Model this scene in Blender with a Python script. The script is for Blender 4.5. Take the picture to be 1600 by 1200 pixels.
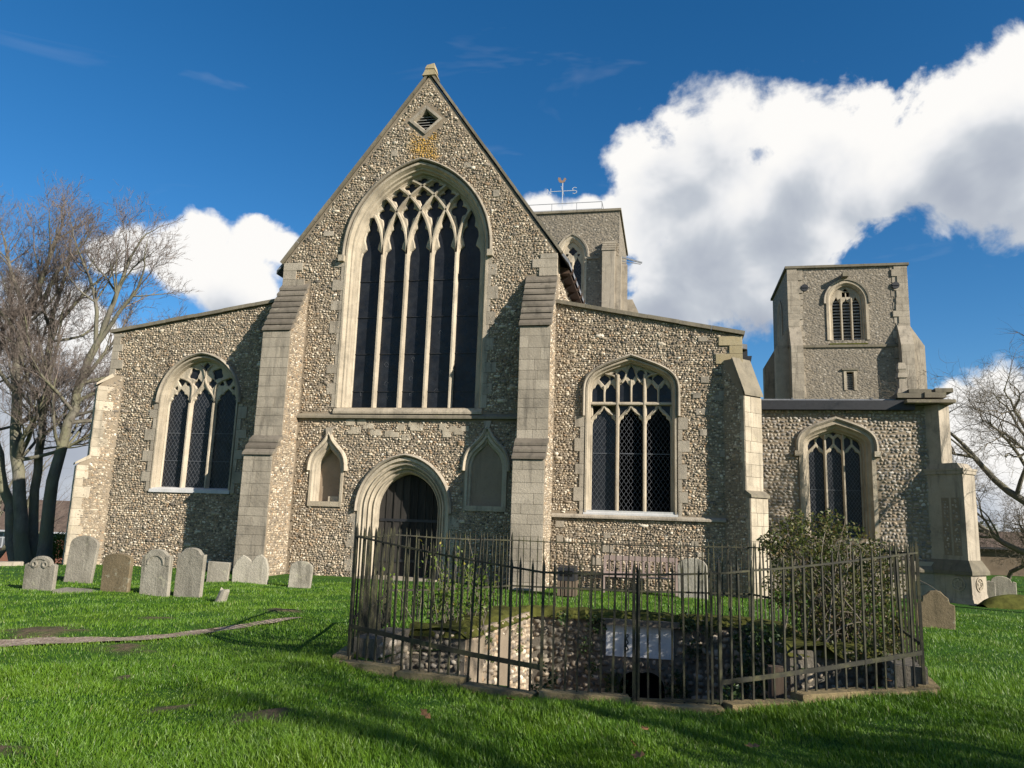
import bpy, math, random
import numpy as np
from mathutils import Vector, Matrix
from mathutils.geometry import tessellate_polygon, delaunay_2d_cdt

# ------------------------------------------------------------------ clear
for o in list(bpy.data.objects):
    bpy.data.objects.remove(o)
SC = bpy.context.scene
COL = SC.collection
rnd = random.Random(7)

# ------------------------------------------------------------------ camera
F_PX = 1200.0
YAW, PITCH, ROLL = [math.radians(a) for a in (11.7136, 10.0797, 1.897)]
EYE = np.array([0.0, 0.0, 1.65])

def cam_matrix():
    cy, sy, cp, sp = math.cos(YAW), math.sin(YAW), math.cos(PITCH), math.sin(PITCH)
    f = np.array([-sy*cp, cy*cp, sp]); r = np.array([cy, sy, 0.0]); u = np.cross(r, f)
    c, s = math.cos(ROLL), math.sin(ROLL)
    return np.stack([c*r+s*u, -s*r+c*u, f], 1)
CM = cam_matrix()
def ray(px, py):
    d = np.array([(px-800)/F_PX, -(py-600)/F_PX, 1.0])
    return CM @ d
def on_y(px, py, Y):
    d = ray(px, py); return EYE + d*(Y/d[1])
def on_z(px, py, Z=0.0):
    d = ray(px, py); return EYE + d*((Z-EYE[2])/d[2])

cam = bpy.data.cameras.new('camera')
cam.sensor_width = 36.0; cam.lens = 36.0*F_PX/1600.0
cam.clip_start = 0.1; cam.clip_end = 5000
camo = bpy.data.objects.new('camera', cam); COL.objects.link(camo)
m = Matrix.Identity(4)
for i in range(3):
    m[i][0] = CM[i, 0]; m[i][1] = CM[i, 1]; m[i][2] = -CM[i, 2]; m[i][3] = EYE[i]
camo.matrix_world = m
SC.camera = camo

# ------------------------------------------------------------------ light
SUN_AZ, SUN_EL = math.radians(62), math.radians(25)
TO_SUN = Vector((math.sin(SUN_AZ)*math.cos(SUN_EL), -math.cos(SUN_AZ)*math.cos(SUN_EL), math.sin(SUN_EL)))
sl = bpy.data.lights.new('sun', 'SUN'); sl.energy = 5.0; sl.angle = math.radians(0.5); sl.color = (1.0, 0.925, 0.82)
so = bpy.data.objects.new('sun', sl); COL.objects.link(so)
so.rotation_euler = TO_SUN.to_track_quat('Z', 'Y').to_euler()
so.location = (30, -20, 40)
SC.view_settings.view_transform = 'Standard'
SC.view_settings.look = 'None'
SC.view_settings.exposure = 0.93
SC.view_settings.gamma = 1.0
SC.view_settings.use_curve_mapping = False

# ------------------------------------------------------------------ node helpers
class NT:
    def __init__(s, tree): s.t = tree; s.n = tree.nodes; s.l = tree.links
    def node(s, typ, **kw):
        n = s.n.new(typ)
        for k, v in kw.items(): setattr(n, k, v)
        return n
    def link(s, a, b): s.l.new(a, b)
    def inp(s, n, k, v):
        if hasattr(v, 'is_linked'): s.link(v, n.inputs[k])
        else: n.inputs[k].default_value = v
    def math(s, op, a, b=None, c=None, clamp=False):
        n = s.node('ShaderNodeMath', operation=op); n.use_clamp = clamp
        s.inp(n, 0, a)
        if b is not None: s.inp(n, 1, b)
        if c is not None: s.inp(n, 2, c)
        return n.outputs[0]
    def vmath(s, op, a, b=None, scale=None):
        n = s.node('ShaderNodeVectorMath', operation=op)
        s.inp(n, 0, a)
        if b is not None: s.inp(n, 1, b)
        if scale is not None: s.inp(n, 3, scale)
        return n.outputs[1] if op in ('DISTANCE', 'LENGTH', 'DOT_PRODUCT') else n.outputs[0]
    def noise(s, vec, scale, detail=4, rough=0.55, dist=0.0):
        n = s.node('ShaderNodeTexNoise')
        s.inp(n, 'Vector', vec); s.inp(n, 'Scale', scale); s.inp(n, 'Detail', detail); s.inp(n, 'Roughness', rough); s.inp(n, 'Distortion', dist)
        return n.outputs['Fac']
    def ramp(s, fac, stops, interp='LINEAR'):
        n = s.node('ShaderNodeValToRGB'); cr = n.color_ramp; cr.interpolation = interp
        while len(cr.elements) < len(stops): cr.elements.new(0.5)
        for e, (p, c) in zip(cr.elements, stops):
            e.position = p; e.color = (*c, 1) if len(c) == 3 else c
        s.inp(n, 'Fac', fac)
        return n.outputs['Color']
    def rng(s, v, a, b, c=0.0, d=1.0, smooth=False):
        n = s.node('ShaderNodeMapRange')
        if smooth: n.interpolation_type = 'SMOOTHSTEP'
        s.inp(n, 0, v); s.inp(n, 1, a); s.inp(n, 2, b); s.inp(n, 3, c); s.inp(n, 4, d)
        return n.outputs[0]
    def mix(s, fac, a, b, blend='MIX'):
        n = s.node('ShaderNodeMix', data_type='RGBA', blend_type=blend)
        s.inp(n, 0, fac)
        for k, v in ((6, a), (7, b)):
            if isinstance(v, (tuple, list)): v = (*v[:3], 1)
            s.inp(n, k, v)
        return n.outputs[2]
    def bump(s, h, strength=0.5, dist=0.02, normal=None):
        n = s.node('ShaderNodeBump'); s.inp(n, 'Strength', strength); s.inp(n, 'Distance', dist); s.inp(n, 'Height', h)
        if normal is not None: s.inp(n, 'Normal', normal)
        return n.outputs[0]

# ------------------------------------------------------------------ world: sky with cumulus clouds
def build_world():
    w = bpy.data.worlds.new('World'); SC.world = w; w.use_nodes = True
    nt = NT(w.node_tree); nt.n.clear()
    sky = nt.node('ShaderNodeTexSky', sky_type='NISHITA')
    sky.sun_disc = False; sky.sun_elevation = SUN_EL; sky.sun_rotation = math.radians(180)-SUN_AZ
    sky.air_density = 0.9; sky.dust_density = 0.15; sky.ozone_density = 3.2; sky.altitude = 50
    # cumulus heaps: (pixel x, pixel y, radius in pixels) -> a direction and an angle
    heaps = [(1150,185,85),(1105,240,90),(1015,280,80),(1225,185,75),(1290,240,90),(1120,350,165),
             (1240,320,120),(1375,275,85),(1450,255,85),(1520,215,90),(1600,165,95),(1640,260,130),(1520,300,80),
             (1060,430,110),(1215,440,95),(1000,350,70),(955,345,50),
             (325,362,48),(395,378,58),(440,385,50),(290,415,60),(380,440,85),(205,395,38),(165,400,34),
             (100,510,95),(110,620,130),(-10,580,120),(60,720,110),(200,600,80),(848,332,36),(882,350,40),(918,335,33),(940,350,40),(1500,655,55),(1590,640,75),(1560,750,100)]
    blobs = []
    for px, py, r in heaps:
        d = ray(px, py); d = d/np.linalg.norm(d); blobs.append((d, r/F_PX*0.95))
    nview = len(blobs)
    rr = random.Random(5)
    for k in range(11):           # the same kind of sky goes on all round
        th = math.radians(64+k*23+rr.uniform(-5, 5)) - YAW; e = math.radians(rr.uniform(8, 30))
        blobs.append((np.array([math.sin(th)*math.cos(e), math.cos(th)*math.cos(e), math.sin(e)]), rr.uniform(.11, .22)))
    def group(name, sel):
        g = bpy.data.node_groups.new(name, 'ShaderNodeTree')
        g.interface.new_socket('Vector', in_out='INPUT', socket_type='NodeSocketVector')
        g.interface.new_socket('Field', in_out='OUTPUT', socket_type='NodeSocketFloat')
        q = NT(g); gi = q.node('NodeGroupInput'); go = q.node('NodeGroupOutput')
        acc = None
        for d, r in sel:
            dist = q.vmath('DISTANCE', gi.outputs[0], tuple(d))
            v = q.math('MULTIPLY_ADD', dist, -1.0/r, 1.0)
            acc = v if acc is None else q.math('SMOOTH_MAX', acc, v, 0.2)
        q.link(acc, go.inputs[0]); return g
    gA = group('cloud_field', blobs)
    gB = group('cloud_bulk', [b for b in blobs if b[1] > 0.066])
    tc = nt.node('ShaderNodeTexCoord')
    dirv = nt.vmath('NORMALIZE', tc.outputs['Generated'])
    def field(g, vec):
        n = nt.node('ShaderNodeGroup'); n.node_tree = g; nt.link(vec, n.inputs[0]); return n.outputs[0]
    n1 = nt.noise(dirv, 9.0, 7, 0.60, 0.25)
    n2 = nt.noise(dirv, 30.0, 3, 0.6)
    nn = nt.math('ADD', nt.math('MULTIPLY', nt.math('SUBTRACT', n1, 0.5), 2.1), nt.math('MULTIPLY', nt.math('SUBTRACT', n2, 0.5), 0.45))
    f0 = nt.math('ADD', field(gA, dirv), nn)
    edge = nt.noise(dirv, 3.0, 2, 0.5)
    mask = nt.rng(f0, -0.02, nt.rng(edge, 0.35, 0.65, 0.16, 0.5), 0, 1, True)
    # self shading: how much cloud lies between here and the light (up and towards the sun's side)
    up = nt.vmath('ADD', dirv, (0.02, -0.01, 0.055))
    n3 = nt.noise(up, 9.0, 4, 0.55, 0.25)
    f1 = nt.math('ADD', field(gB, up), nt.math('MULTIPLY', nt.math('SUBTRACT', n3, 0.5), 1.5))
    sh = nt.rng(f1, -0.05, 1.08, 0, 1, True)
    ccol = nt.ramp(sh, [(0.0, (1.0, 0.985, 0.96)), (0.3, (0.84, 0.85, 0.87)), (0.65, (0.56, 0.60, 0.66)), (1.0, (0.42, 0.46, 0.54))])
    sep = nt.node('ShaderNodeSeparateXYZ'); nt.link(dirv, sep.inputs[0])
    wv = nt.node('ShaderNodeCombineXYZ'); nt.link(nt.math('MULTIPLY', sep.outputs[0], 1.5), wv.inputs[0]); nt.link(nt.math('MULTIPLY', sep.outputs[1], 1.5), wv.inputs[1]); nt.link(nt.math('MULTIPLY', sep.outputs[2], 6.0), wv.inputs[2])
    wisp = nt.rng(nt.noise(wv.outputs[0], 2.6, 4, 0.62, 0.6), 0.60, 0.85, 0, 0.10)
    m2 = nt.math('MAXIMUM', mask, wisp)
    hs = nt.node('ShaderNodeHueSaturation'); nt.link(sky.outputs[0], hs.inputs['Color']); hs.inputs['Saturation'].default_value = 1.3
    b1 = nt.node('ShaderNodeBackground'); nt.link(hs.outputs[0], b1.inputs[0]); b1.inputs[1].default_value = 0.070
    b2 = nt.node('ShaderNodeBackground'); nt.link(ccol, b2.inputs[0]); b2.inputs[1].default_value = 0.52
    ms = nt.node('ShaderNodeMixShader'); nt.link(m2, ms.inputs[0]); nt.link(b1.outputs[0], ms.inputs[1]); nt.link(b2.outputs[0], ms.inputs[2])
    out = nt.node('ShaderNodeOutputWorld'); nt.link(ms.outputs[0], out.inputs[0])
    try:
        w.cycles.sampling_method = 'MANUAL'; w.cycles.sample_map_resolution = 512
    except Exception: pass
build_world()

# ------------------------------------------------------------------ materials
MATS = {}
def material(name, fn):
    mt = bpy.data.materials.new(name); mt.use_nodes = True
    nt = NT(mt.node_tree); nt.n.clear()
    bs = nt.node('ShaderNodeBsdfPrincipled'); out = nt.node('ShaderNodeOutputMaterial')
    nt.link(bs.outputs[0], out.inputs[0])
    nt.pos = nt.node('ShaderNodeNewGeometry').outputs['Position']
    fn(nt, bs, out)
    MATS[name] = mt; return mt
def setp(nt, bs, color=None, rough=0.85, spec=0.25, normal=None, metal=None):
    if color is not None:
        if isinstance(color, tuple): color = (*color[:3], 1)
        nt.inp(bs, 'Base Color', color)
    nt.inp(bs, 'Roughness', rough); nt.inp(bs, 'Specular IOR Level', spec)
    if metal is not None: nt.inp(bs, 'Metallic', metal)
    if normal is not None: nt.link(normal, bs.inputs['Normal'])
def obj_rand(nt): return nt.node('ShaderNodeObjectInfo').outputs['Random']
def isl_rand(nt): return nt.node('ShaderNodeNewGeometry').outputs['Random Per Island']

def stone(a, b, dark, stain=0.45, lichen=None, bump=0.35):
    def fn(nt, bs, out):
        p = nt.pos
        n = nt.noise(p, 2.2, 8, 0.65)
        r = obj_rand(nt)
        f = nt.math('ADD', nt.math('MULTIPLY', n, 0.9), nt.math('MULTIPLY', nt.math('SUBTRACT', r, 0.5), 0.38))
        c = nt.ramp(f, [(0.15, a), (0.75, b)])
        st = nt.noise(p, 0.9, 7, 0.7, 0.4)
        c = nt.mix(nt.rng(st, 0.50, 0.72, 0, stain), c, dark)
        run = nt.noise(nt.vmath('MULTIPLY', p, (5.5, 5.5, 0.55)), 1.0, 6, 0.65, 0.2)
        c = nt.mix(nt.rng(run, 0.52, 0.68, 0, stain*0.9), c, dark)
        fine = nt.noise(p, 28, 5, 0.7)
        c = nt.mix(nt.rng(fine, 0.56, 0.72, 0, 0.5), c, tuple(x*0.55 for x in a))
        if lichen:
            ln = nt.noise(p, 5.0, 6, 0.7, 0.5)
            c = nt.mix(nt.rng(ln, 0.60, 0.70, 0, lichen[1]), c, lichen[0])
        h = nt.math('ADD', nt.noise(p, 18, 6, 0.7), nt.math('MULTIPLY', nt.noise(p, 90, 3, 0.6), 0.4))
        setp(nt, bs, c, 0.92, 0.15, nt.bump(h, bump, 0.025))
    return fn
material('limestone', stone((0.305, 0.258, 0.19), (0.47, 0.408, 0.312), (0.14, 0.122, 0.094), 0.68, ((0.34, 0.31, 0.20), 0.35), 0.6))
material('ashlar', stone((0.24, 0.207, 0.16), (0.365, 0.317, 0.248), (0.125, 0.11, 0.088), 0.8, ((0.36, 0.34, 0.27), 0.35), 0.6))
material('weathered_stone', stone((0.115, 0.098, 0.076), (0.185, 0.160, 0.125), (0.06, 0.054, 0.043), 0.7, ((0.27, 0.25, 0.18), 0.5)))
material('coping_stone', stone((0.13, 0.115, 0.085), (0.22, 0.19, 0.14), (0.06, 0.055, 0.045), 0.5, ((0.26, 0.25, 0.12), 0.6)))
material('lichen_stone', stone((0.27, 0.22, 0.13), (0.36, 0.30, 0.19), (0.14, 0.12, 0.08), 0.5, ((0.42, 0.27, 0.04), 0.75)))
material('kerb_stone', stone((0.19, 0.145, 0.075), (0.32, 0.25, 0.13), (0.07, 0.062, 0.04), 0.8, ((0.065, 0.068, 0.02), 0.85), 0.9))
material('grave_stone', stone((0.20, 0.18, 0.145), (0.36, 0.33, 0.265), (0.10, 0.092, 0.07), 0.75, ((0.40, 0.38, 0.26), 0.6), 0.9))
material('grave_stone_brown', stone((0.11, 0.085, 0.05), (0.20, 0.155, 0.095), (0.06, 0.05, 0.03), 0.5, ((0.34, 0.33, 0.25), 0.5), 0.6))
material('render_panel', stone((0.25, 0.19, 0.135), (0.34, 0.27, 0.195), (0.15, 0.12, 0.085), 0.5))
material('whitewash', stone((0.45, 0.45, 0.44), (0.72, 0.72, 0.70), (0.2, 0.2, 0.18), 0.6))
material('white_sill', stone((0.34, 0.34, 0.33), (0.5, 0.49, 0.47), (0.3, 0.3, 0.28), 0.4))

def mortar_fn(a, b, dark):
    def fn(nt, bs, out):
        p = nt.pos
        c = nt.ramp(nt.noise(p, 1.4, 8, 0.7), [(0.3, a), (0.7, b)])
        c = nt.mix(nt.rng(nt.noise(p, 0.5, 5, 0.6), 0.5, 0.7, 0, 0.5), c, dark)
        h = nt.noise(p, 40, 5, 0.7)
        setp(nt, bs, c, 0.95, 0.1, nt.bump(h, 0.6, 0.03))
    return fn
material('mortar', mortar_fn((0.18, 0.145, 0.102), (0.27, 0.22, 0.16), (0.12, 0.098, 0.072)))
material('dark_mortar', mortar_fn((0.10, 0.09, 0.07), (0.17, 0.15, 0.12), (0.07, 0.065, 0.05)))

def flint_fn(stops, dirt=0.3, lichen=False):
    def fn(nt, bs, out):
        p = nt.pos
        r = isl_rand(nt)
        c = nt.ramp(r, stops, 'CONSTANT')
        v = nt.noise(p, 14, 4, 0.6)
        c = nt.mix(nt.rng(v, 0.35, 0.7, 0, 0.45), c, nt.mix(0.5, c, (0.42, 0.35, 0.26)))
        # broad zones where rain and lichen have darkened or warmed the wall
        z = nt.noise(p, 0.55, 5, 0.6, 0.3)
        c = nt.mix(nt.rng(z, 0.52, 0.70, 0, dirt), c, (0.13, 0.105, 0.075))
        band = nt.noise(nt.vmath('MULTIPLY', p, (0.35, 0.35, 3.2)), 1.0, 4, 0.6)
        c = nt.mix(nt.rng(band, 0.52, 0.72, 0, 0.4), c, (0.12, 0.10, 0.078))
        run = nt.noise(nt.vmath('MULTIPLY', p, (2.6, 2.6, 0.30)), 1.0, 5, 0.6, 0.2)
        c = nt.mix(nt.rng(run, 0.56, 0.72, 0, 0.5), c, (0.085, 0.075, 0.06))
        lz = nt.noise(p, 0.33, 4, 0.6, 0.2)
        c = nt.mix(nt.rng(lz, 0.52, 0.72, 0, 0.35), c, (0.37, 0.32, 0.245))
        if lichen:
            sep = nt.node('ShaderNodeSeparateXYZ'); nt.link(p, sep.inputs[0])
            dx = nt.math('ABSOLUTE', nt.math('ADD', sep.outputs[0], 7.70)); dz = nt.math('ABSOLUTE', nt.math('SUBTRACT', sep.outputs[2], 13.35))
            ex = nt.math('DIVIDE', dx, 0.40); ez = nt.math('DIVIDE', dz, 0.85)
            q = nt.math('SQRT', nt.math('ADD', nt.math('MULTIPLY', ex, ex), nt.math('MULTIPLY', ez, ez)))
            q = nt.math('ADD', q, nt.math('MULTIPLY', nt.math('SUBTRACT', nt.noise(p, 3.2, 6, 0.7), 0.5), 3.0))
            c = nt.mix(nt.rng(q, 0.55, 1.4, 0.85, 0.0), c, (0.40, 0.23, 0.03))
        h = nt.noise(p, 60, 3, 0.6)
        setp(nt, bs, c, 0.7, 0.25, nt.bump(h, 0.5, 0.012))
    return fn
FL = [(0.0, (0.52, 0.445, 0.335)), (0.12, (0.40, 0.315, 0.215)), (0.29, (0.275, 0.21, 0.14)), (0.43, (0.43, 0.36, 0.262)), (0.52, (0.18, 0.146, 0.108)),
      (0.65, (0.088, 0.076, 0.062)), (0.77, (0.225, 0.188, 0.145)), (0.88, (0.30, 0.195, 0.11)), (0.94, (0.64, 0.57, 0.46))]
material('flint', flint_fn(FL, 0.42, True))
FLP = [(0.0, (0.34, 0.31, 0.265)), (0.22, (0.245, 0.22, 0.185)), (0.45, (0.30, 0.255, 0.195)), (0.62, (0.135, 0.128, 0.122)),
       (0.78, (0.195, 0.182, 0.168)), (0.90, (0.285, 0.215, 0.145)), (0.95, (0.48, 0.44, 0.385))]
material('cobble', flint_fn(FLP, 0.2))
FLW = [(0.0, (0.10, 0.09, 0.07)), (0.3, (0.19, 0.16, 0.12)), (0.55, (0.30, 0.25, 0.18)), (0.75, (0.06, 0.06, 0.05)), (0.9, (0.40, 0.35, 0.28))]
material('well_flint', flint_fn(FLW, 0.4))

def far_flint_fn(nt, bs, out):
    p = nt.pos
    v = nt.node('ShaderNodeTexVoronoi'); nt.inp(v, 'Vector', nt.vmath('MULTIPLY', p, (1, 1, 1.5))); nt.inp(v, 'Scale', 6.5)
    sep = nt.node('ShaderNodeSeparateColor'); nt.link(v.outputs['Color'], sep.inputs[0])
    c = nt.ramp(sep.outputs[0], [(0.0, (0.225, 0.192, 0.145)), (0.35, (0.165, 0.143, 0.11)), (0.6, (0.11, 0.10, 0.083)), (0.8, (0.195, 0.162, 0.118)), (0.94, (0.36, 0.32, 0.26))], 'CONSTANT')
    edge = nt.rng(v.outputs['Distance'], 0.35, 0.62, 0, 0.75)
    c = nt.mix(edge, c, (0.185, 0.16, 0.125))
    c = nt.mix(nt.rng(nt.noise(p, 0.35, 5, 0.6), 0.45, 0.7, 0, 0.45), c, (0.15, 0.13, 0.10))
    h = nt.math('SUBTRACT', 1.0, v.outputs['Distance'])
    setp(nt, bs, c, 0.8, 0.2, nt.bump(h, 0.8, 0.05))
material('far_flint', far_flint_fn)

def glass_fn(nt, bs, out):
    p = nt.pos
    n = nt.noise(p, 3.0, 4, 0.6)
    c = nt.ramp(n, [(0.3, (0.008, 0.009, 0.012)), (0.7, (0.020, 0.022, 0.026))])
    v = nt.node('ShaderNodeTexVoronoi'); nt.inp(v, 'Vector', p); nt.inp(v, 'Scale', 7.0)
    sc = nt.node('ShaderNodeSeparateColor'); nt.link(v.outputs['Color'], sc.inputs[0])
    nt.inp(bs, 'Base Color', c); h = nt.math('ADD', nt.noise(p, 9, 3, 0.5), nt.math('MULTIPLY', sc.outputs[0], 0.4))
    setp(nt, bs, c, nt.rng(sc.outputs[1], 0, 1, 0.22, 0.42), 0.24, nt.bump(h, 0.25, 0.02))
material('old_glass', glass_fn)
def simple(col, rough, spec=0.3, var=0.3, scale=8, metal=None, bump=0.2):
    def fn(nt, bs, out):
        n = nt.noise(nt.pos, scale, 6, 0.65)
        c = nt.ramp(n, [(0.25, tuple(x*(1-var) for x in col)), (0.75, tuple(min(1, x*(1+var)) for x in col))])
        setp(nt, bs, c, rough, spec, nt.bump(nt.noise(nt.pos, scale*6, 4, 0.6), bump, 0.01), metal)
    return fn
material('barn_wall', simple((0.13, 0.10, 0.07), 0.9, 0.1, 0.35, 1.5))
material('lead', simple((0.20, 0.21, 0.225), 0.5, 0.4))
material('lead_came', simple((0.085, 0.09, 0.10), 0.55, 0.4))
material('lead_sheet', simple((0.15, 0.155, 0.165), 0.6, 0.4, 0.3, 3))
material('black_iron', simple((0.018, 0.018, 0.02), 0.5, 0.4))
material('roof_timber', simple((0.055, 0.035, 0.025), 0.8, 0.2))
material('dark_void', simple((0.006, 0.006, 0.006), 0.9, 0.1))
material('white_paint', simple((0.45, 0.46, 0.48), 0.5, 0.4, 0.1))
material('gilt', simple((0.22, 0.15, 0.11), 0.4, 0.5, 0.3, 20))
material('soil', simple((0.10, 0.07, 0.045), 0.95, 0.1, 0.4, 12))
material('moss', simple((0.060, 0.062, 0.014), 0.95, 0.1, 0.65, 5, None, 1.0))
material('louvre', simple((0.26, 0.25, 0.23), 0.8, 0.2, 0.3, 6))

def iron_fn(nt, bs, out):
    p = nt.pos
    n = nt.noise(p, 5, 6, 0.7)
    c = nt.ramp(n, [(0.3, (0.012, 0.011, 0.009)), (0.48, (0.026, 0.025, 0.016)), (0.64, (0.060, 0.058, 0.026)), (0.8, (0.055, 0.030, 0.014))])
    setp(nt, bs, c, 0.75, 0.3, nt.bump(nt.noise(p, 80, 4, 0.7), 0.4, 0.004))
material('old_iron', iron_fn)
def wood_fn(a, b):
    def fn(nt, bs, out):
        sv = nt.vmath('MULTIPLY', nt.pos, (22, 22, 1.2))
        n = nt.noise(sv, 1.6, 6, 0.65, 0.4)
        r = nt.math('MULTIPLY', nt.math('SUBTRACT', obj_rand(nt), 0.5), 0.35)
        c = nt.ramp(nt.math('ADD', n, r), [(0.25, a), (0.75, b)])
        setp(nt, bs, c, 0.85, 0.2, nt.bump(n, 0.4, 0.01))
    return fn
material('door_wood', wood_fn((0.012, 0.011, 0.010), (0.042, 0.038, 0.033)))
material('bench_wood', wood_fn((0.20, 0.15, 0.13), (0.33, 0.26, 0.23)))
material('post_wood', wood_fn((0.07, 0.05, 0.035), (0.16, 0.12, 0.085)))

def bark_fn(a, b, green):
    def fn(nt, bs, out):
        p = nt.pos
        n = nt.noise(nt.vmath('MULTIPLY', p, (1, 1, 0.5)), 3.5, 7, 0.7)
        c = nt.ramp(n, [(0.3, a), (0.7, b)])
        c = nt.mix(nt.rng(nt.noise(p, 0.8, 5, 0.6), 0.42, 0.62, 0, 0.75), c, green)
        h = nt.noise(nt.vmath('MULTIPLY', p, (1, 1, 0.35)), 16, 6, 0.7)
        setp(nt, bs, c, 0.9, 0.15, nt.bump(h, 0.9, 0.04))
    return fn
material('bark', bark_fn((0.09, 0.082, 0.066), (0.19, 0.175, 0.14), (0.15, 0.148, 0.085)))
material('twig', simple((0.135, 0.110, 0.095), 0.85, 0.15, 0.5, 0.7))
material('twig_pale', simple((0.17, 0.145, 0.11), 0.85, 0.15, 0.4, 0.7))

def leaf_fn(stops, trans=0.35):
    def fn(nt, bs, out):
        r = isl_rand(nt)
        c = nt.ramp(r, stops)
        c = nt.mix(nt.rng(nt.noise(nt.pos, 1.2, 4, 0.6), 0.4, 0.65, 0, 0.5), c, tuple(x*0.55 for x in stops[0][1]))
        setp(nt, bs, c, 0.5, 0.35)
        tr = nt.node('ShaderNodeBsdfTranslucent'); nt.link(c, tr.inputs[0])
        ms = nt.node('ShaderNodeMixShader'); ms.inputs[0].default_value = trans
        nt.link(bs.outputs[0], ms.inputs[1]); nt.link(tr.outputs[0], ms.inputs[2]); nt.link(ms.outputs[0], out.inputs[0])
    return fn
material('shrub_leaf', leaf_fn([(0.0, (0.055, 0.085, 0.015)), (0.5, (0.105, 0.125, 0.026)), (0.72, (0.16, 0.145, 0.045)), (0.9, (0.19, 0.115, 0.055)), (1.0, (0.25, 0.25, 0.09))], 0.45))
material('young_leaf', leaf_fn([(0.0, (0.06, 0.11, 0.012)), (0.6, (0.13, 0.19, 0.025)), (0.97, (0.17, 0.20, 0.04)), (1.0, (0.45, 0.33, 0.03))]))
material('ivy_leaf', leaf_fn([(0.0, (0.014, 0.035, 0.010)), (0.7, (0.035, 0.065, 0.015)), (1.0, (0.07, 0.11, 0.02))], 0.2))
material('yew_leaf', leaf_fn([(0.0, (0.012, 0.03, 0.008)), (1.0, (0.035, 0.06, 0.015))], 0.2))
material('hedge_leaf', leaf_fn([(0.0, (0.05, 0.10, 0.012)), (0.6, (0.10, 0.17, 0.02)), (1.0, (0.16, 0.22, 0.03))]))
material('dead_leaf', simple((0.28, 0.14, 0.06), 0.8, 0.2, 0.4, 20))

def grass_blade_fn(nt, bs, out):
    r = isl_rand(nt); p = nt.pos
    c = nt.ramp(r, [(0.0, (0.042, 0.110, 0.006)), (0.45, (0.088, 0.190, 0.010)), (0.8, (0.140, 0.255, 0.018)), (0.975, (0.13, 0.25, 0.03)), (0.993, (0.24, 0.26, 0.09)), (1.0, (0.30, 0.28, 0.12))])
    patch = nt.noise(p, 0.75, 5, 0.6, 0.4)
    c = nt.mix(nt.rng(patch, 0.42, 0.62, 0, 0.5), c, nt.mix(0.6, c, (0.16, 0.23, 0.018)))
    patch2 = nt.noise(p, 1.9, 4, 0.6)
    c = nt.mix(nt.rng(patch2, 0.52, 0.68, 0, 0.55), c, nt.mix(0.6, c, (0.016, 0.065, 0.008)))
    setp(nt, bs, c, 0.45, 0.35)
    tr = nt.node('ShaderNodeBsdfTranslucent'); nt.link(c, tr.inputs[0])
    ms = nt.node('ShaderNodeMixShader'); ms.inputs[0].default_value = 0.35
    nt.link(bs.outputs[0], ms.inputs[1]); nt.link(tr.outputs[0], ms.inputs[2]); nt.link(ms.outputs[0], out.inputs[0])
material('grass_blade', grass_blade_fn)
def ground_fn(nt, bs, out):
    p = nt.pos
    n = nt.noise(p, 9, 6, 0.7)
    c = nt.ramp(n, [(0.3, (0.016, 0.050, 0.005)), (0.6, (0.036, 0.105, 0.009)), (0.8, (0.062, 0.150, 0.014))])
    c = nt.mix(nt.rng(nt.noise(p, 0.75, 5, 0.6, 0.4), 0.45, 0.62, 0, 0.4), c, (0.075, 0.145, 0.012))
    at = nt.node('ShaderNodeAttribute'); at.attribute_name = 'bare'
    soilc = nt.ramp(nt.noise(p, 14, 6, 0.7), [(0.3, (0.07, 0.05, 0.032)), (0.7, (0.17, 0.125, 0.08))])
    c = nt.mix(nt.math('MULTIPLY', at.outputs['Fac'], nt.rng(n, 0.3, 0.5, 0.5, 1.0)), c, soilc)
    setp(nt, bs, c, 0.9, 0.15, nt.bump(nt.noise(p, 22, 6, 0.75), 0.9, 0.06))
material('turf', ground_fn)
def gravel_fn(nt, bs, out):
    p = nt.pos
    v = nt.node('ShaderNodeTexVoronoi'); nt.inp(v, 'Vector', p); nt.inp(v, 'Scale', 38)
    sep = nt.node('ShaderNodeSeparateColor'); nt.link(v.outputs['Color'], sep.inputs[0])
    c = nt.ramp(sep.outputs[0], [(0, (0.17, 0.125, 0.09)), (0.5, (0.27, 0.205, 0.15)), (1, (0.40, 0.33, 0.26))])
    c = nt.mix(nt.rng(nt.noise(p, 2.0, 5, 0.6), 0.45, 0.7, 0, 0.7), c, (0.17, 0.125, 0.085))
    setp(nt, bs, c, 0.9, 0.2, nt.bump(v.outputs['Distance'], 0.6, 0.02))
material('gravel', gravel_fn)
def rooftile_fn(nt, bs, out):
    p = nt.pos
    w = nt.node('ShaderNodeTexWave', wave_type='BANDS', bands_direction='Z', wave_profile='SAW'); nt.inp(w, 'Vector', p); nt.inp(w, 'Scale', 1.5); nt.inp(w, 'Distortion', 0.3)
    c = nt.ramp(nt.noise(p, 2.5, 6, 0.7), [(0.3, (0.07, 0.05, 0.04)), (0.7, (0.15, 0.11, 0.085))])
    setp(nt, bs, c, 0.85, 0.2, nt.bump(w.outputs['Fac'], 0.7, 0.04))
material('roof_tile', rooftile_fn)
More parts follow.
